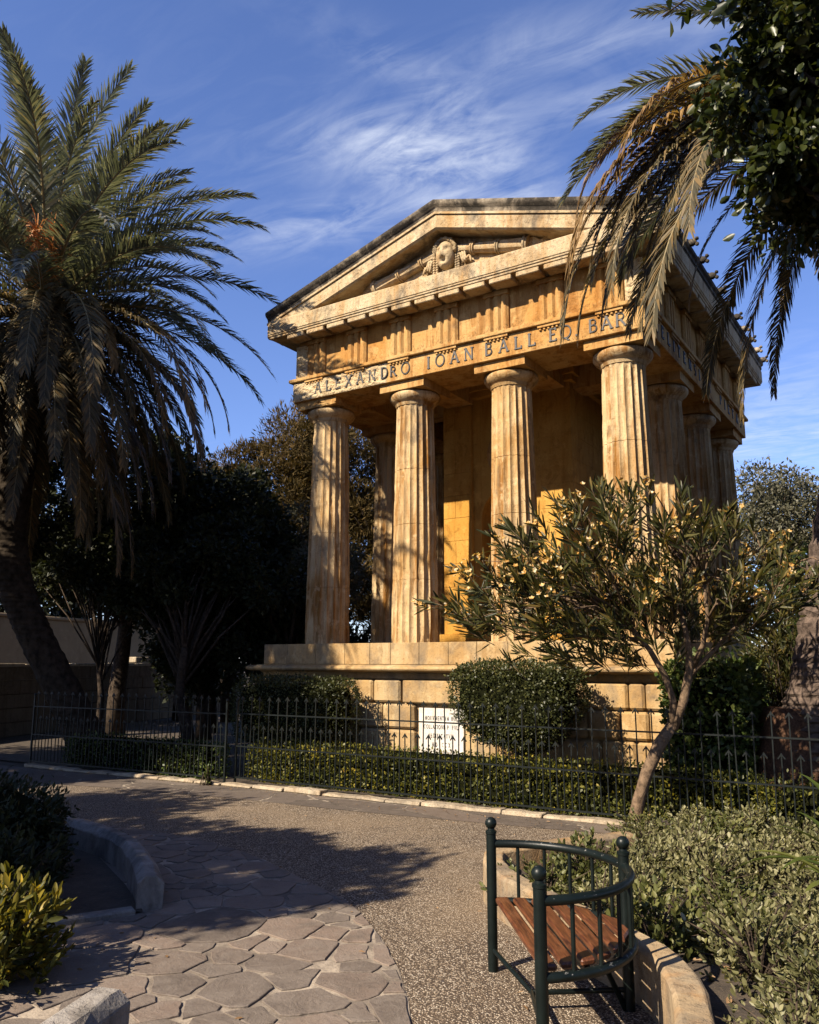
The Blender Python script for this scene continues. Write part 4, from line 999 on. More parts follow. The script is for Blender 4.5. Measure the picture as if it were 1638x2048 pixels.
# strap leaved plant at the right edge
def strap_plant():
    c = Vector((9.42, -6.85, .12)); t = thing('strap_leaved_plant', 'green plant with long strap leaves at the right edge of the bed', 'plant', c)
    for k in range(24):
        a = k*2.4; e0 = R(random.uniform(15, 80)); L_ = random.uniform(.5, .85); w = random.uniform(.05, .075); mb = MB(); p = c+Vector((0, 0, .22+.012*k)); rows = []
        el = e0; n = 9
        for i in range(n+1):
            s_ = i/n; dr = Vector((math.cos(a)*math.cos(el), math.sin(a)*math.cos(el), math.sin(el))); sd = Vector((-math.sin(a), math.cos(a), 0)); upv = sd.cross(dr)*-1
            ww = w*math.sin(PI*min(1, .12+s_*.88))**.7*.5
            rows.append((p+sd*ww+upv*ww*.4, p, p-sd*ww+upv*ww*.4)); p = p+dr*(L_/n); el -= R(8)*(.5+s_)
        vs = [q for r_ in rows for q in r_]; fs = []
        for i in range(n):
            for j in range(2): fs.append((i*3+j, i*3+j+1, i*3+j+4, i*3+j+3))
        mb.add(vs, fs); o = mb.build('leaf', M['strap'], t, True, recalc=False)
        at_ = o.data.attributes.new('rnd', 'FLOAT', 'POINT'); rv = random.random(); at_.data.foreach_set('value', [rv]*len(vs))
    mb = MB(); mb.tube([c-Vector((0, 0, .1)), c+Vector((0, 0, .5))], [.04, .03], 8); mb.build('stem', M['bark'], t, True)
strap_plant()
grow('weed', 'small weed growing at the kerb where the two fences meet', 'weed', (.52, -3.46, .12), (.10, .08, .2), 14, 9, .06, .018, M['ivy'], hmin=.04)

# ---------------------------------------------------------------- bench
def bench():
    c = Vector((7.90, -8.33, 0)); Rr = .615; t = thing('half_round_bench', 'half round garden bench with dark green iron frame and brown wooden slats', 'bench', c)
    a0 = math.atan2(.96, -.74); nrm = Vector((.79, .61, 0)); ch = Vector((-.61, .79, 0))    # chord towards the far post
    def P(ang, r, z): return c+(ch*math.cos(ang)+nrm*math.sin(ang))*r+Vector((0, 0, z))
    for ang in (0, PI, PI/2):
        mb = MB(); p = P(ang, Rr, 0)
        mb.lathe([(.030, 0), (.030, .772), (.034, .775), (.034, .79), (.022, .795), (.020, .81)], p.x, p.y, 16)
        o = mb.build('post', M['bench'], t, True, 40); b_ = MB(); b_.ball((p.x, p.y, .835), .036, 16, 10); b_.build('ball_finial', M['bench'], o, True)
    arcp = lambda z, r: [P(PI*k/48, r, z) for k in range(49)]
    for nm, z, r in (('back_rail', .715, .024), ('seat_ring', .385, .024)):
        mb = MB(); mb.tube(arcp(z, Rr), r, 12); mb.build(nm, M['bench'], t, True, 60)
    for k in list(range(1, 6))+list(range(7, 12)):
        mb = MB(); mb.tube([P(PI*k/12, Rr, .385), P(PI*k/12, Rr, .715)], .0105, 8); mb.build('baluster', M['bench'], t, True, 60)
    w = .080
    for k in range(6):
        d = .010+k*(w+.023); r_ = Rr-.035; half = math.sqrt(max(.01, r_**2-(d+w if k else .06)**2))-.01; half0 = math.sqrt(max(.01, r_**2-d**2))-.02
        if k == 5: half *= 1.0
        mb = MB(); zt = .425
        A_ = [c+ch*s_*h_+nrm*dd for s_, h_, dd in ((-1, half0, d), (1, half0, d), (1, half, d+w), (-1, half, d+w))]
        mb.prism([p+Vector((0, 0, zt-.034)) for p in A_], (0, 0, .034))
        mb.build('seat_slat', M['wood'], t, bevel=.010)
    for ang in (0.0, PI): 
        mb = MB(); mb.tube([P(ang, Rr, .16 if ang else .12), P(PI/2, Rr*.15, .10), P(PI/2, Rr, .10)], .014, 8); mb.build('stretcher', M['bench'], t, True, 60)
    mb = MB(); mb.box(-.5, .5, -.015, .015, .365, .388); o = mb.build('seat_support', M['bench']); o.parent = t
    o.rotation_euler = (0, 0, math.atan2(ch.y, ch.x)); o.location = nrm*.25
    mb = MB(); mb.tube([P(PI*.55, Rr-.02, .38), P(PI*.52, Rr-.12, .2), P(PI*.5, Rr-.02, 0)], .016, 8); mb.build('curved_leg', M['bench'], t, True, 60)
bench()

# ---------------------------------------------------------------- palms
def frond_mesh(L, e0, bend, ll=.53, n=106, vee=.5, mats=('palm', 'rachis'), dro=.35, seed=0, twist=0):
    rg = np.random.default_rng(seed); N = 40; s_ = np.linspace(0, 1, N+1); el = R(e0)-R(bend)*s_**1.35
    el = np.maximum(el, R(-86)); yaw = R(twist)*s_**1.5
    dx = np.cos(el)*np.cos(yaw); dy = np.cos(el)*np.sin(yaw); dz = np.sin(el); step = L/N
    X = np.concatenate([[0], np.cumsum((dx[1:]+dx[:-1])/2*step)]); Y = np.concatenate([[0], np.cumsum((dy[1:]+dy[:-1])/2*step)]); Z = np.concatenate([[0], np.cumsum((dz[1:]+dz[:-1])/2*step)])
    C0 = np.stack([X, Y, Z], 1); T0 = np.stack([dx, dy, dz], 1); S0 = np.stack([-np.sin(yaw), np.cos(yaw), 0*yaw], 1); U0 = np.cross(T0, S0)
    V = []; F = []; mi = []; rn = []
    rad = .030*(1-s_)+.004
    for k in range(N+1):
        w_ = rad[k]*(1.8 if s_[k] < .12 else 1)
        V += [C0[k]+S0[k]*w_, C0[k]+U0[k]*rad[k]*.7, C0[k]-S0[k]*w_, C0[k]-U0[k]*rad[k]*.6]; rn += [.5]*4
    for k in range(N):
        for i in range(4): j = (i+1) % 4; F.append((k*4+i, k*4+j, k*4+4+j, k*4+4+i)); mi.append(1)
    for side in (-1, 1):
        for i in range(n):
            t_ = .13+.87*(i+rg.uniform(-.3, .3))/n; t_ = min(max(t_, 0), .999); k = int(t_*N); p = C0[k]*(1-(t_*N-k))+C0[min(k+1, N)]*(t_*N-k)
            env = min(1, (t_-.08)/.2)**.7*(1-.62*max(0, (t_-.55)/.45)**1.4); l_ = ll*env*rg.uniform(.85, 1.1)
            a = R(60-36*t_+rg.uniform(-9, 9)); v_ = vee*rg.uniform(.3, 1.35)*(1-.3*t_)
            d = T0[k]*math.cos(a)+(S0[k]*side*math.cos(v_)+U0[k]*math.sin(v_))*math.sin(a); d /= np.linalg.norm(d)
            q = np.cross(d, U0[k]+.2*rg.normal(size=3)); q /= np.linalg.norm(q)+1e-9
            d2 = d+np.array([0, 0, -dro*rg.uniform(.4, 1.6)]); d2 /= np.linalg.norm(d2)
            w_ = .0165*rg.uniform(.7, 1.2); b = len(V); m_ = p+d*l_*.5; e = m_+d2*l_*.5; r_ = rg.random()
            V += [p+q*w_*.6, p-q*w_*.6, m_-q*w_, m_+q*w_, e-q*.002, e+q*.002]; rn += [r_]*6
            F += [(b, b+1, b+2, b+3), (b+3, b+2, b+4, b+5)]; mi += [0, 0]
    me = np_mesh('frond', np.array(V), np.array(F), np.array(rn)); me.materials.append(M[mats[0]]); me.materials.append(M[mats[1]])
    me.polygons.foreach_set('material_index', mi); return me
UPF = [frond_mesh(4.2, e, b, seed=k, twist=tw) for k, (e, b, tw) in enumerate([(86, 40, 8), (78, 55, -10), (70, 62, 12), (60, 66, -8), (50, 72, 10), (40, 76, -12), (30, 78, 6), (18, 74, -6)])]
LOWF = [frond_mesh(4.3, e, b, seed=20+k, mats=('palm_old', 'rachis'), vee=.25, dro=.6, ll=.47) for k, (e, b) in enumerate([(5, 88), (-8, 78), (-22, 62), (-36, 50), (-52, 36)])]
DRYF = [frond_mesh(3.5, e, b, seed=40+k, mats=('palm_dry', 'rachis'), vee=.15, dro=.9, ll=.44) for k, (e, b) in enumerate([(20, 105), (0, 80), (-25, 60)])]
def palm_trunk(path, rad, mat, tname='trunk', parent=None, nr=150, na=44, amp=.09, freq=9):
    P = [Vector(p) for p in path]; m = len(P); vs = []; fs = []
    def at(s_):
        s_ = s_*(m-1); i = min(int(s_), m-2); f = s_-i; a, b, c, d = P[max(i-1, 0)], P[i], P[i+1], P[min(i+2, m-1)]
        p = .5*((2*b)+(-a+c)*f+(2*a-5*b+4*c-d)*f*f+(-a+3*b-3*c+d)*f**3); return p, rad[i]*(1-f)+rad[i+1]*f
    acc = 0; prev = None
    for k in range(nr+1):
        s_ = k/nr; p, r = at(s_)
        if prev is not None: acc += (p-prev).length
        prev = p
        for i in range(na):
            th = 2*PI*i/na; row = int(acc*freq); u = acc*freq-row; cell = (th/(2*PI)*11+.5*(row % 2)) % 1
            sc_ = (1-u)**1.2*(1-abs(cell-.5)*1.2); rr = r*(1+amp*(sc_-.4))+.25*amp*r*mn.noise(Vector((math.cos(th)*3, math.sin(th)*3, acc*9)))
            vs.append((p.x+rr*math.cos(th), p.y+rr*math.sin(th), p.z))
    for k in range(nr):
        for i in range(na): j = (i+1) % na; fs.append((k*na+i, k*na+j, (k+1)*na+j, (k+1)*na+i))
    mb = MB(); mb.add(vs, fs); return mb.build(tname, mat, parent)
def palm(label, trunk, rad, crown, nup, nlow, ndry, mat, extra=(), tilt=(0, 0), az0=0.0, amp=.09, big=1.0):
    t = thing('date_palm', label, 'palm tree', trunk[0]); palm_trunk(trunk, rad, mat, parent=t, amp=amp)
    cr = Vector(crown); o0 = Vector(trunk[0])
    mb = MB(); mb.ball(cr-Vector((0, 0, .25)), .55, 24, 16, (1, 1, 1.15), lambda d: 1+.22*mn.noise(d*6)+.15*mn.noise(d*14)); mb.build('crown_base', M['bark_palm'], t)
    ga = 2.39996
    for k in range(nup):
        f = (k+.5)/nup; me = UPF[min(7, int(f**.85*8))]; o = link('frond', me, t, cr-o0+Vector((0, 0, .15-.35*f))); o.rotation_euler = (random.uniform(-.06, .06)+tilt[0], tilt[1], k*ga+az0+random.uniform(-.2, .2)); q = random.uniform(.9, 1.14)*big; o.scale = (q, q, q)
    for k in range(nlow):
        f = (k+.5)/nlow; me = LOWF[min(4, int(f*5))]; o = link('frond', me, t, cr-o0+Vector((0, 0, -.15-.35*f))); o.rotation_euler = (random.uniform(-.06, .06)+tilt[0], tilt[1], k*ga+1+az0+random.uniform(-.2, .2)); q = random.uniform(.8, 1.12)*big; o.scale = (q, q, q)
    for k in range(ndry):
        me = DRYF[k % 3]; o = link('dry_frond', me, t, cr-o0+Vector((0, 0, -.2))); o.rotation_euler = (0, 0, az0+k*2.1+.4); q = random.uniform(.6, .95); o.scale = (q, q, q)
    for az, kind, idx, q in extra:
        o = link('frond' if kind != 'dry' else 'dry_frond', {'up': UPF, 'low': LOWF, 'dry': DRYF}[kind][idx], t, cr-o0); o.rotation_euler = (0, 0, R(az)); o.scale = (q, q, q)
    return t
pl_ = palm('big leaning date palm with orange fruit stalks at the left of the picture', [(-4.45, -1.75, 0), (-4.53, -2.12, .71), (-5.15, -2.86, 2.5), (-5.34, -3.16, 3.37), (-5.40, -3.36, 4.5), (-5.14, -3.45, 6.4), (-4.80, -3.45, 8.2)], [.46, .39, .35, .34, .35, .40, .48], (-4.68, -3.45, 8.75), 72, 90, 6, M['bark_palm'], az0=.3, big=1.12,
    extra=[(18, 'up', 5, .95), (30, 'up', 6, .95), (42, 'up', 7, .95), (22, 'low', 0, 1.1), (38, 'low', 0, 1.15), (8, 'low', 1, 1.1), (50, 'low', 1, 1.1), (28, 'up', 4, 1.0), (14, 'up', 3, 1.0), (35, 'dry', 0, 1.0), (-5, 'dry', 1, 1.0), (-30, 'low', 1, 1.1), (-55, 'low', 2, 1.1), (-15, 'low', 2, 1.1)])
cr = Vector((-4.35, -3.6, 8.35))
for (az, L_, e) in ((-20, 1.5, 70), (-45, 1.9, 48), (-70, 1.5, 62), (-32, 2.0, 40)):
    mb = MB(); d = Vector((math.cos(R(az))*math.cos(R(e)), math.sin(R(az))*math.cos(R(e)), math.sin(R(e)))); e1 = cr+d*L_; mb.tube([cr, cr+d*L_*.6, e1], [.035, .026, .014], 6)
    for k in range(130):
        s_ = random.uniform(.4, 1); p = cr+d*L_*s_; q = (d+Vector((random.gauss(0, .6), random.gauss(0, .6), random.gauss(0, .4)))).normalized(); l_ = random.uniform(.25, .5)
        mb.tube([p, p+q*l_*.5, p+q*l_+Vector((0, 0, -.12))], [.010, .008, .005], 3)
    mb.build('fruit_stalk', M['fruit'], pl_)
palm('tall slender palm just left of the picture whose fronds shade the corner column', [(-3.0, -8.7, 0), (-3.0, -8.75, 3), (-2.9, -8.7, 6), (-2.85, -8.6, 9.6)], [.3, .24, .22, .25], (-2.85, -8.6, 9.9), 22, 34, 4, M['bark_palm'], az0=.9, big=.60)
pr_ = palm('date palm with scarred trunk and drooping fronds at the right edge', [(8.25, -1.0, 0), (8.42, -.98, .8), (8.62, -.98, 1.6), (8.95, -1.0, 3.2), (9.46, -1.3, 5.2), (9.66, -1.7, 7.0), (9.55, -2.0, 8.4)], [.58, .50, .36, .34, .33, .36, .42], (9.53, -2.05, 8.6), 22, 20, 4, M['bark_scar'], az0=1.1, amp=.14, big=.84,
    extra=[(208, 'up', 6, .84), (201, 'up', 7, .9), (214, 'up', 7, .82), (204, 'low', 0, .95), (222, 'low', 0, .85), (206, 'low', 0, .9), (211, 'low', 1, 1.0), (217, 'low', 0, .9), (198, 'low', 1, 1.0), (204, 'low', 1, 1.1), (209, 'dry', 0, 1.2), (215, 'dry', 1, 1.3), (224, 'dry', 0, 1.1), (212, 'low', 1, .95), (226, 'low', 1, 1.0), (232, 'low', 1, .9), (194, 'low', 0, .95), (219, 'low', 2, 1.0), (228, 'low', 1, 1.1), (236, 'low', 2, 1.15), (222, 'dry', 1, 1.35), (244, 'low', 1, 1.0), (216, 'low', 1, 1.2)])
mb = MB(); mb.lathe([(.62, 0), (.60, .3), (.55, .7), (.46, 1.05), (.40, 1.25)], 8.33, -.98, 40)
mb.v = [(x+.05*mn.noise(Vector((x*6, y*6, z*6)))+.03*mn.noise(Vector((x*25, y*25, z*25))), y+.05*mn.noise(Vector((x*6+9, y*6, z*6))), z) for x, y, z in mb.v]
mb.build('root_mat', M['root'], pr_, True)

# ---------------------------------------------------------------- oleander
def oleander():
    base = Vector((6.95, -3.39, 0)); t = thing('oleander_tree', 'small leaning oleander tree with cream flowers growing in front of the iron fence', 'tree', base)
    mb = MB()
    mb.tube([(6.95, -3.39, -.02), (6.97, -3.40, .12), (7.03, -3.42, .35), (7.13, -3.41, .64), (7.27, -3.39, .93), (7.41, -3.34, 1.14)], [.095, .074, .066, .064, .068, .06], 12, jit=.07)
    limbs = [[(7.41, -3.34, 1.10), (7.44, -3.38, 1.41), (7.39, -3.47, 1.67), (7.28, -3.6, 1.94), (7.15, -3.75, 2.15)], [(7.41, -3.34, 1.10), (7.54, -3.32, 1.41), (7.62, -3.33, 1.73), (7.64, -3.38, 1.99), (7.60, -3.43, 2.3)],
             [(7.60, -3.33, 1.65), (7.82, -3.24, 1.89), (8.08, -3.14, 2.18), (8.38, -3.01, 2.47), (8.59, -2.93, 2.74)], [(7.65, -3.32, 1.76), (7.79, -3.38, 1.99), (7.88, -3.48, 2.26), (7.88, -3.54, 2.62)]]
    for l_, r in zip(limbs, (.045, .055, .03, .03)): mb.tube(l_, [r*(1-.12*k) for k in range(len(l_))], 9, jit=.06)
    trunk = mb.build('trunk', M['bark_pale'], t, True)
    rt = np.array([.84, .54, 0]); fw = np.array([-.54, .84, 0]); c = np.array([7.12, -3.80, 2.62])
    tips = []
    while len(tips) < 520:
        d = RNG.normal(size=3); d /= np.linalg.norm(d); u = RNG.random()**.38; u *= RNG.uniform(1.05, 1.3) if RNG.random() < .16 else 1; a, b_, z = d*u
        x = a*2.02; y = b_*1.25; zz = z*(1.14-.36*abs(a)**1.5)
        if z < 0: zz *= .72
        zz += -.10*a*a+.02-.22*max(0, -a)+.18*math.exp(-((a-.12)/.25)**2)*max(0, z)
        if mn.noise(Vector((a*2.6, b_*2.6, z*2.6+5))) < -.12: continue
        if z < -.2 and abs(a-.25) < .22 and b_ < .1: continue
        tips.append((x, y, zz, a, b_, z))
    T_ = np.array(tips); tip = c+T_[:, 0:1]*rt+T_[:, 1:2]*fw+T_[:, 2:3]*np.array([0, 0, 1.0])
    fork = np.array([7.5, -3.35, 1.9]); ax = unit(unit(tip-fork)+np.array([0, 0, .55])+RNG.normal(size=tip.shape)*.28)
    P, A = spray(tip, ax, 15, .26, .35, 1.35); ln = RNG.uniform(.12, .24, len(P))
    leaf_obj('foliage', M['oleander'], t, P, A, ln, ln*.125, shape=9, fold=.15)
    br = MB()
    nodes_ = [Vector(q) for l_ in limbs for q in l_[2:]]
    for k in range(0, len(tip), 5):
        e = Vector(tip[k]); s0 = min(nodes_, key=lambda q: (q-e).length+.8*max(0, q.z-e.z)); d_ = e-s0
        m_ = s0+d_*.5+Vector((random.uniform(-.14, .14), random.uniform(-.14, .14), .10+.06*d_.length)); q1 = s0+d_*.22+Vector((random.uniform(-.06, .06), random.uniform(-.06, .06), .12))
        br.tube([s0, q1, m_, e.lerp(m_, .35)+Vector((0, 0, .04)), e], [.015, .012, .008, .006, .003], 5)
    for k in range(len(tip)): e = Vector(tip[k]); br.tube([e-Vector(ax[k])*.30, e-Vector(ax[k])*.1, e], [.005, .004, .0025], 3)
    br.build('branches', M['bark_pale'], t, True)
    sel = [k for k in range(len(tip)) if (T_[k, 5] > -.35 and T_[k, 4] < .45 and RNG.random() < .40)]
    FP, FA, FN = [], [], []
    for k in sel:
        for q in range(RNG.integers(4, 10)):
            p = tip[k]+ax[k]*.05+RNG.normal(size=3)*.045; d = unit((ax[k]+RNG.normal(size=3)*.8)[None])[0]
            s1 = np.cross(d, [0, 0, 1.0]); s1 /= np.linalg.norm(s1)+1e-9; s2 = np.cross(d, s1); r0 = RNG.random()*6.28
            for j in range(5):
                a_ = r0+j*2*PI/5; FP.append(p); FA.append((s1*math.cos(a_)+s2*math.sin(a_))*.9+d*.45); FN.append(d)
    leaf_obj('flowers', M['petal'], t, np.array(FP), unit(np.array(FA)), .034, .028, shape=4, nb=np.array(FN)*3, fold=.1)
oleander()

# ---------------------------------------------------------------- trees
def tree(name, label, base, top, crown, clumps, nleaf, L, W, mat, r0=.2, bark='bark', shape=4, group=None, droop=.0, lean=(0, 0), fill=.35, cat='tree', limbs=True, needle=False, zmin=1.2):
    """crown: (cx,cy,cz, rx,ry,rz); clumps: number of leaf masses"""
    t = thing(name, label, cat, (*base, 0), group); c = np.array(crown[:3]); rr = np.array(crown[3:])
    cl = []
    while len(cl) < clumps:
        d = RNG.normal(size=3); d /= np.linalg.norm(d); u = RNG.random()**.45
        p = c+d*rr*u
        if p[2] < zmin: continue
        cl.append((p, rr.min()*RNG.uniform(.22, .42)))
    per = nleaf//clumps; P = []; A = []
    for p, r in cl:
        d = unit(RNG.normal(size=(per, 3))); u = (.35+.65*RNG.random((per, 1))**.6); sq = np.array([1.15, 1.15, .8])
        P.append(p+d*u*r*sq*(1+.25*RNG.normal(size=(per, 1))*.6)); A.append(unit(d*.8+RNG.normal(size=(per, 3))*.6+np.array([0, 0, (.7 if needle else .1)-droop])))
    P = np.concatenate(P); A = np.concatenate(A); ln = L*RNG.uniform(.6, 1.3, len(P))
    leaf_obj('crown', mat, t, P, A, ln, ln*W/L, shape=shape)
    mb = MB(); b = Vector((*base, 0)); tp = Vector(top); m_ = b.lerp(tp, .5)+Vector((lean[0], lean[1], 0))
    pts = [b, b.lerp(m_, .5)+Vector((random.uniform(-.1, .1), random.uniform(-.1, .1), 0)), m_, m_.lerp(tp, .6), tp]
    mb.tube(pts, [r0*1.25, r0, r0*.85, r0*.7, r0*.5], 10, jit=.06)
    if limbs:
        for p, r in cl:
            s0 = m_.lerp(tp, random.uniform(.1, 1)); e = Vector(p); q = s0.lerp(e, .5)+Vector((random.uniform(-.2, .2), random.uniform(-.2, .2), .15))
            mb.tube([s0, q, e], [r0*.32, r0*.2, r0*.06], 6)
    mb.build('trunk', M[bark], t, True)
    return t
# left, behind the palm
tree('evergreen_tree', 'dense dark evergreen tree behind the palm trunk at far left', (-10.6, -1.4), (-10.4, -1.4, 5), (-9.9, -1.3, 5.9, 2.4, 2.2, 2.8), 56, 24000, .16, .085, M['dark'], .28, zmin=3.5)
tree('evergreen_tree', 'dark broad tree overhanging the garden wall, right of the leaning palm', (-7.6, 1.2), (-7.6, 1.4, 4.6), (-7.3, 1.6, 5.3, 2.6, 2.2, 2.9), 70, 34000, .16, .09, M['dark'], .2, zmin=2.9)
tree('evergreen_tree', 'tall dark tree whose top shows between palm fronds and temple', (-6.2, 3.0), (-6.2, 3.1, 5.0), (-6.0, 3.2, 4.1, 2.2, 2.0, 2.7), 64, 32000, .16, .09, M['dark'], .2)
tree('grey_leaved_tree', 'grey leaved tree catching sun just left of the front columns', (-4.3, 4.4), (-4.3, 4.4, 3.5), (-4.3, 4.3, 3.9, 1.7, 1.6, 2.3), 44, 24000, .12, .04, M['olive'], .2)
tree('evergreen_tree', 'dark low tree filling the gap under the grey leaved tree', (-3.0, 2.3), (-3.0, 2.3, 2.6), (-3.3, 2.3, 2.6, 1.8, 1.5, 2.1), 40, 20000, .14, .07, M['dark'], .2)
tree('conifer_tree', 'brownish feathery conifer rising beside the left corner column', (-6.4, 6.9), (-6.3, 7.0, 8.6), (-6.3, 7.2, 7.2, 1.8, 1.8, 2.9), 80, 60000, .20, .034, M['conifer'], .24, needle=True)
tree('conifer_tree', 'thin brownish conifer glimpsed left of the taller conifer', (-8.9, 6.4), (-8.9, 6.4, 7.6), (-8.9, 6.5, 6.2, 1.5, 1.5, 2.9), 56, 36000, .20, .034, M['conifer'], .2, needle=True)
tree('conifer_tree', 'dark conifer seen between the two left columns of the front', (-4.4, 8.6), (-4.4, 8.6, 7.6), (-4.4, 8.7, 5.6, 2.0, 2.0, 3.6), 70, 50000, .20, .036, M['conifer'], .24, needle=True)
tree('evergreen_tree', 'dark evergreen behind the temple, seen through its left colonnade', (-2.6, 9.4), (-2.6, 9.4, 4.2), (-2.4, 9.5, 3.8, 2.2, 1.9, 3.2), 44, 14000, .13, .06, M['dark'], .26)
tree('small_tree', 'small twisted tree with pale lit bark before the garden wall', (-3.25, -.35), (-3.25, -.6, 2.1), (-3.9, .2, 3.5, 2.0, 1.3, 1.0), 34, 15000, .12, .065, M['dark'], .13, lean=(-.25, 0), zmin=2.75)
tree('small_tree', 'thin dark tree in front of the beige wall at left', (-6.0, -.6), (-6.1, -.6, 2.2), (-6.4, -.2, 3.9, 1.9, 1.4, 1.1), 34, 14000, .13, .065, M['dark'], .08, lean=(.2, 0), zmin=3.1)
tree('evergreen_tree', 'dark tree filling the gap between the garden wall and the podium corner', (-4.9, 1.6), (-4.9, 1.6, 2.8), (-4.9, 1.6, 2.9, 1.7, 1.5, 2.3), 44, 22000, .15, .085, M['dark'], .16)
tree('evergreen_tree', 'dark round tree standing behind the beige building wall at far left', (-23.0, 8.0), (-23.0, 8.0, 5.0), (-22.5, 8.0, 5.6, 4.5, 4.0, 3.2), 60, 24000, .24, .14, M['dark'], .3)
grow('evergreen_shrub', 'low dark shrub behind the temple, glimpsed between its left columns', 'bush', (-4.3, 6.6, 1.4), (1.6, 1.2, 1.5), 420, 12, .16, .09, M['dark'], shape=4, hmin=.2)
tree('evergreen_tree', 'tall dark tree standing far behind the garden wall', (-10.5, 6.0), (-10.5, 6.0, 5.2), (-10.5, 6.0, 5.6, 3.0, 2.4, 2.9), 56, 24000, .18, .10, M['dark'], .26, zmin=3.2)
# right, behind the temple
tree('round_tree', 'round crowned tree directly behind the right rear corner of the temple', (4.9, 21.5), (4.9, 21.5, 6.5), (4.9, 21.6, 6.5, 2.9, 2.6, 2.7), 56, 20000, .18, .075, M['olive'], .26)
tree('round_tree', 'dark leafy tree at the far right behind the scarred palm trunk', (8.0, 22.5), (8.0, 22.5, 6.4), (8.0, 22.6, 6.2, 2.7, 2.6, 2.6), 56, 20000, .18, .075, M['olive'], .26)
tree('evergreen_tree', 'dark shrubby tree between the ivy block and the right palm', (8.6, 2.2), (8.6, 2.2, 2.2), (8.5, 2.2, 2.0, 1.3, 1.3, 1.7), 30, 9000, .14, .05, M['ivy'], .16)
grow('oleander_bush', 'leafy oleander bush with narrow leaves between ivy block and right palm', 'bush', (8.05, -.2, 1.5), (.75, .7, 1.35), 240, 13, .15, .022, M['oleander'], hmin=.2)
# broad glossy tree overhanging from the right
tree('broad_leaved_tree', 'broad leaved glossy tree branch hanging into the top right corner', (11.8, -5.0), (11.0, -5.2, 5.6), (9.76, -5.35, 6.52, 1.12, 1.0, 1.28), 64, 21000, .10, .056, M['rubber'], .24, shape=9, droop=.5)
def overhang():
    t = [x for x in C.objects if x.name.startswith('broad_leaved_tree')][0]; mb = MB()
    tw = [((9.6, -5.7, 7.9), (8.55, -6.62, 6.9)), ((9.6, -5.7, 8.0), (9.0, -6.2, 7.15)), ((9.7, -5.6, 8.0), (8.8, -6.5, 6.8)), ((9.8, -5.6, 7.9), (9.25, -6.05, 7.1)), ((9.8, -5.5, 7.6), (9.3, -5.95, 6.6))]
    for a, b in tw:
        P = []; A = []; a, b = Vector(a), Vector(b); m_ = a.lerp(b, .5)+Vector((0, 0, .12)); mb.tube([(10.2, -5.2, 7.4), a, m_, b], [.03, .02, .012, .006], 6)
        for k in range(36):
            s_ = random.random()**.7; q = a.lerp(b, s_); d = Vector((random.gauss(0, 1), random.gauss(0, 1), random.gauss(-.3, .6))).normalized(); P.append(q+d*.06); A.append(d)
        L_ = RNG.uniform(.09, .15, len(P)); leaf_obj('foliage', M['rubber'], t, np.array(P), np.array(A), L_, L_*.58, shape=9)
    mb.build('overhanging_twigs', M['bark'], t, True)
overhang()
# unseen trees: some cast the visible shade, others are added to block sky light
tree('shade_tree', 'garden tree behind the viewer whose shade lies across the flagstone path', (1.3, -13.6), (1.4, -13.6, 4.4), (1.6, -13.45, 5.15, 2.1, 1.3, 1.5), 56, 30000, .16, .085, M['dark'], .2)
tree('shade_tree', 'tall garden tree left of the picture shading the leaning palm trunk', (-6.3, -10.2), (-6.3, -10.2, 6.0), (-6.2, -10.0, 6.3, 3.1, 2.5, 3.1), 60, 26000, .2, .11, M['dark'], .3)
tree('shade_tree', 'leafy garden tree left of the picture whose shade darkens the podium corner', (-3.6, -9.4), (-3.4, -9.2, 6.2), (-3.0, -8.9, 7.2, 2.0, 1.5, 1.35), 40, 16000, .16, .09, M['dark'], .22)
tree('shade_tree', 'unseen spreading tree added behind the viewer right of the bench to block sky light', (15.2, -14.5), (15.2, -14.5, 5.5), (15.0, -14.5, 5.8, 3.2, 3.0, 3.6), 44, 12000, .26, .15, M['dark'], .3)  # added out of view to cut the sky light on the front
tree('shade_tree', 'unseen spreading tree added far behind the viewer at left to block sky light', (-9.5, -17.5), (-9.5, -17.5, 5.5), (-9.5, -17.5, 5.8, 3.6, 3.2, 3.6), 44, 12000, .26, .15, M['dark'], .3)  # another added occluder, lowers the ambient light from behind
tree('shade_tree', 'unseen low broad tree added straight behind the viewer to block sky light', (7.5, -25.0), (7.5, -25.0, 4.5), (7.5, -25.0, 5.0, 5.0, 2.6, 3.2), 50, 14000, .28, .16, M['dark'], .3)  # added unseen to hide part of the bright low sky
tree('shade_tree', 'garden tree left of the path shading the dark box hedge', (-1.6, -12.6), (-1.6, -12.6, 4.4), (-1.4, -12.6, 4.8, 2.0, 1.7, 1.6), 36, 13000, .16, .08, M['dark'], .24)

tree('shade_tree', 'unseen large tree added beyond the right edge beside the bed to block sky light', (13.6, -3.0), (13.6, -3.0, 5.0), (13.4, -3.0, 5.0, 2.2, 2.6, 3.6), 40, 12000, .22, .12, M['dark'], .3)  # added out of frame to darken the temple's right side
tree('shade_tree', 'unseen large tree added beyond the right side of the temple to block sky light', (12.8, 3.4), (12.8, 3.4, 5.0), (12.6, 3.4, 5.0, 2.2, 2.8, 3.8), 40, 12000, .22, .12, M['dark'], .3)  # second tree added there to keep sky light off the right face
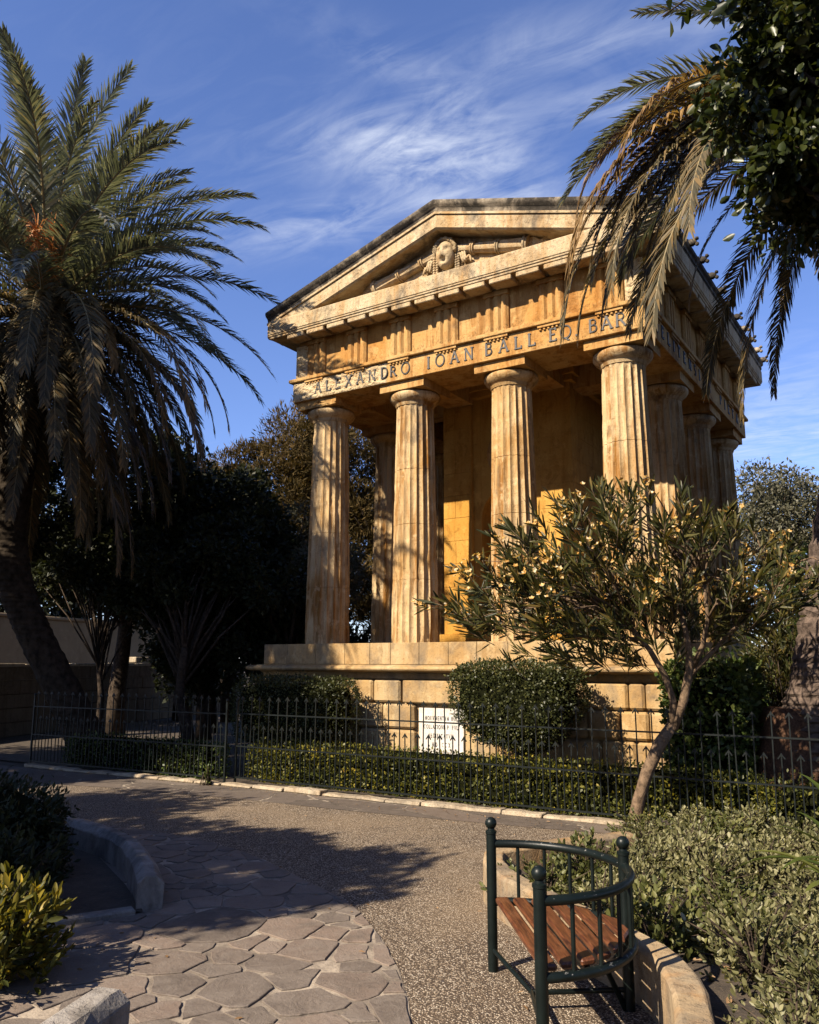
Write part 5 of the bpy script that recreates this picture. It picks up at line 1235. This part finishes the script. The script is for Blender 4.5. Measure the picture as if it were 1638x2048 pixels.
# ---------------------------------------------------------------- walls at the back
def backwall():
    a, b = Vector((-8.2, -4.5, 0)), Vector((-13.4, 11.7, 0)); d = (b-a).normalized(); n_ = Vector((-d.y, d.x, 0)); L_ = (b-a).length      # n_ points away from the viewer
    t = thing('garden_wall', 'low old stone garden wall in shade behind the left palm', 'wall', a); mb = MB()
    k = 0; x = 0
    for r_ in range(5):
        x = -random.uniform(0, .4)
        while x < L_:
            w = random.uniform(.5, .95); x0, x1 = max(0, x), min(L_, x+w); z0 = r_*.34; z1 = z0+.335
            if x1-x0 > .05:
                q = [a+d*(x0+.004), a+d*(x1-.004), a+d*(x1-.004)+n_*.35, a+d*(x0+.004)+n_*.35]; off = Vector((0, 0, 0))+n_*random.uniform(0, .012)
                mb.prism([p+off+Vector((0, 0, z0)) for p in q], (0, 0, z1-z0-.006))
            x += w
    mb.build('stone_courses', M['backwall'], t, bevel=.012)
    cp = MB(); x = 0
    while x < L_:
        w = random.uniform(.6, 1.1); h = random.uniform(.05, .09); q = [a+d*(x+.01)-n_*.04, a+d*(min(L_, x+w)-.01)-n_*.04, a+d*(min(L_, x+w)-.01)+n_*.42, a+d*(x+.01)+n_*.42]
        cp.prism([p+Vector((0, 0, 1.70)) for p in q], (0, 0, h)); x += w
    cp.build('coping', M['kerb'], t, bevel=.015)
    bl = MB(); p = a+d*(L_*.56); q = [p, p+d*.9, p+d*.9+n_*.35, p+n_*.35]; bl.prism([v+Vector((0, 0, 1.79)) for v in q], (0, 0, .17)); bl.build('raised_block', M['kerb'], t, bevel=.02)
backwall()
def outbuilding():
    a, b = Vector((-17.0, 2.0, 0)), Vector((-21.4, 17.5, 0)); d = (b-a).normalized(); n_ = Vector((-d.y, d.x, 0)); L_ = (b-a).length
    t = thing('rendered_building', 'plain beige rendered wall of a low building beyond the garden wall', 'building', a)
    mb = MB(); q = [a, b, b+n_*4, a+n_*4]; mb.prism(q, (0, 0, 3.35)); mb.build('wall', M['render'], t, bevel=.02)
    mb = MB(); q = [a-n_*.08-d*.08, b-n_*.08+d*.08, b+n_*4.08+d*.08, a+n_*4.08-d*.08]; mb.prism([p+Vector((0, 0, 3.352)) for p in q], (0, 0, .14)); mb.build('coping', M['render'], t, bevel=.04)
outbuilding()
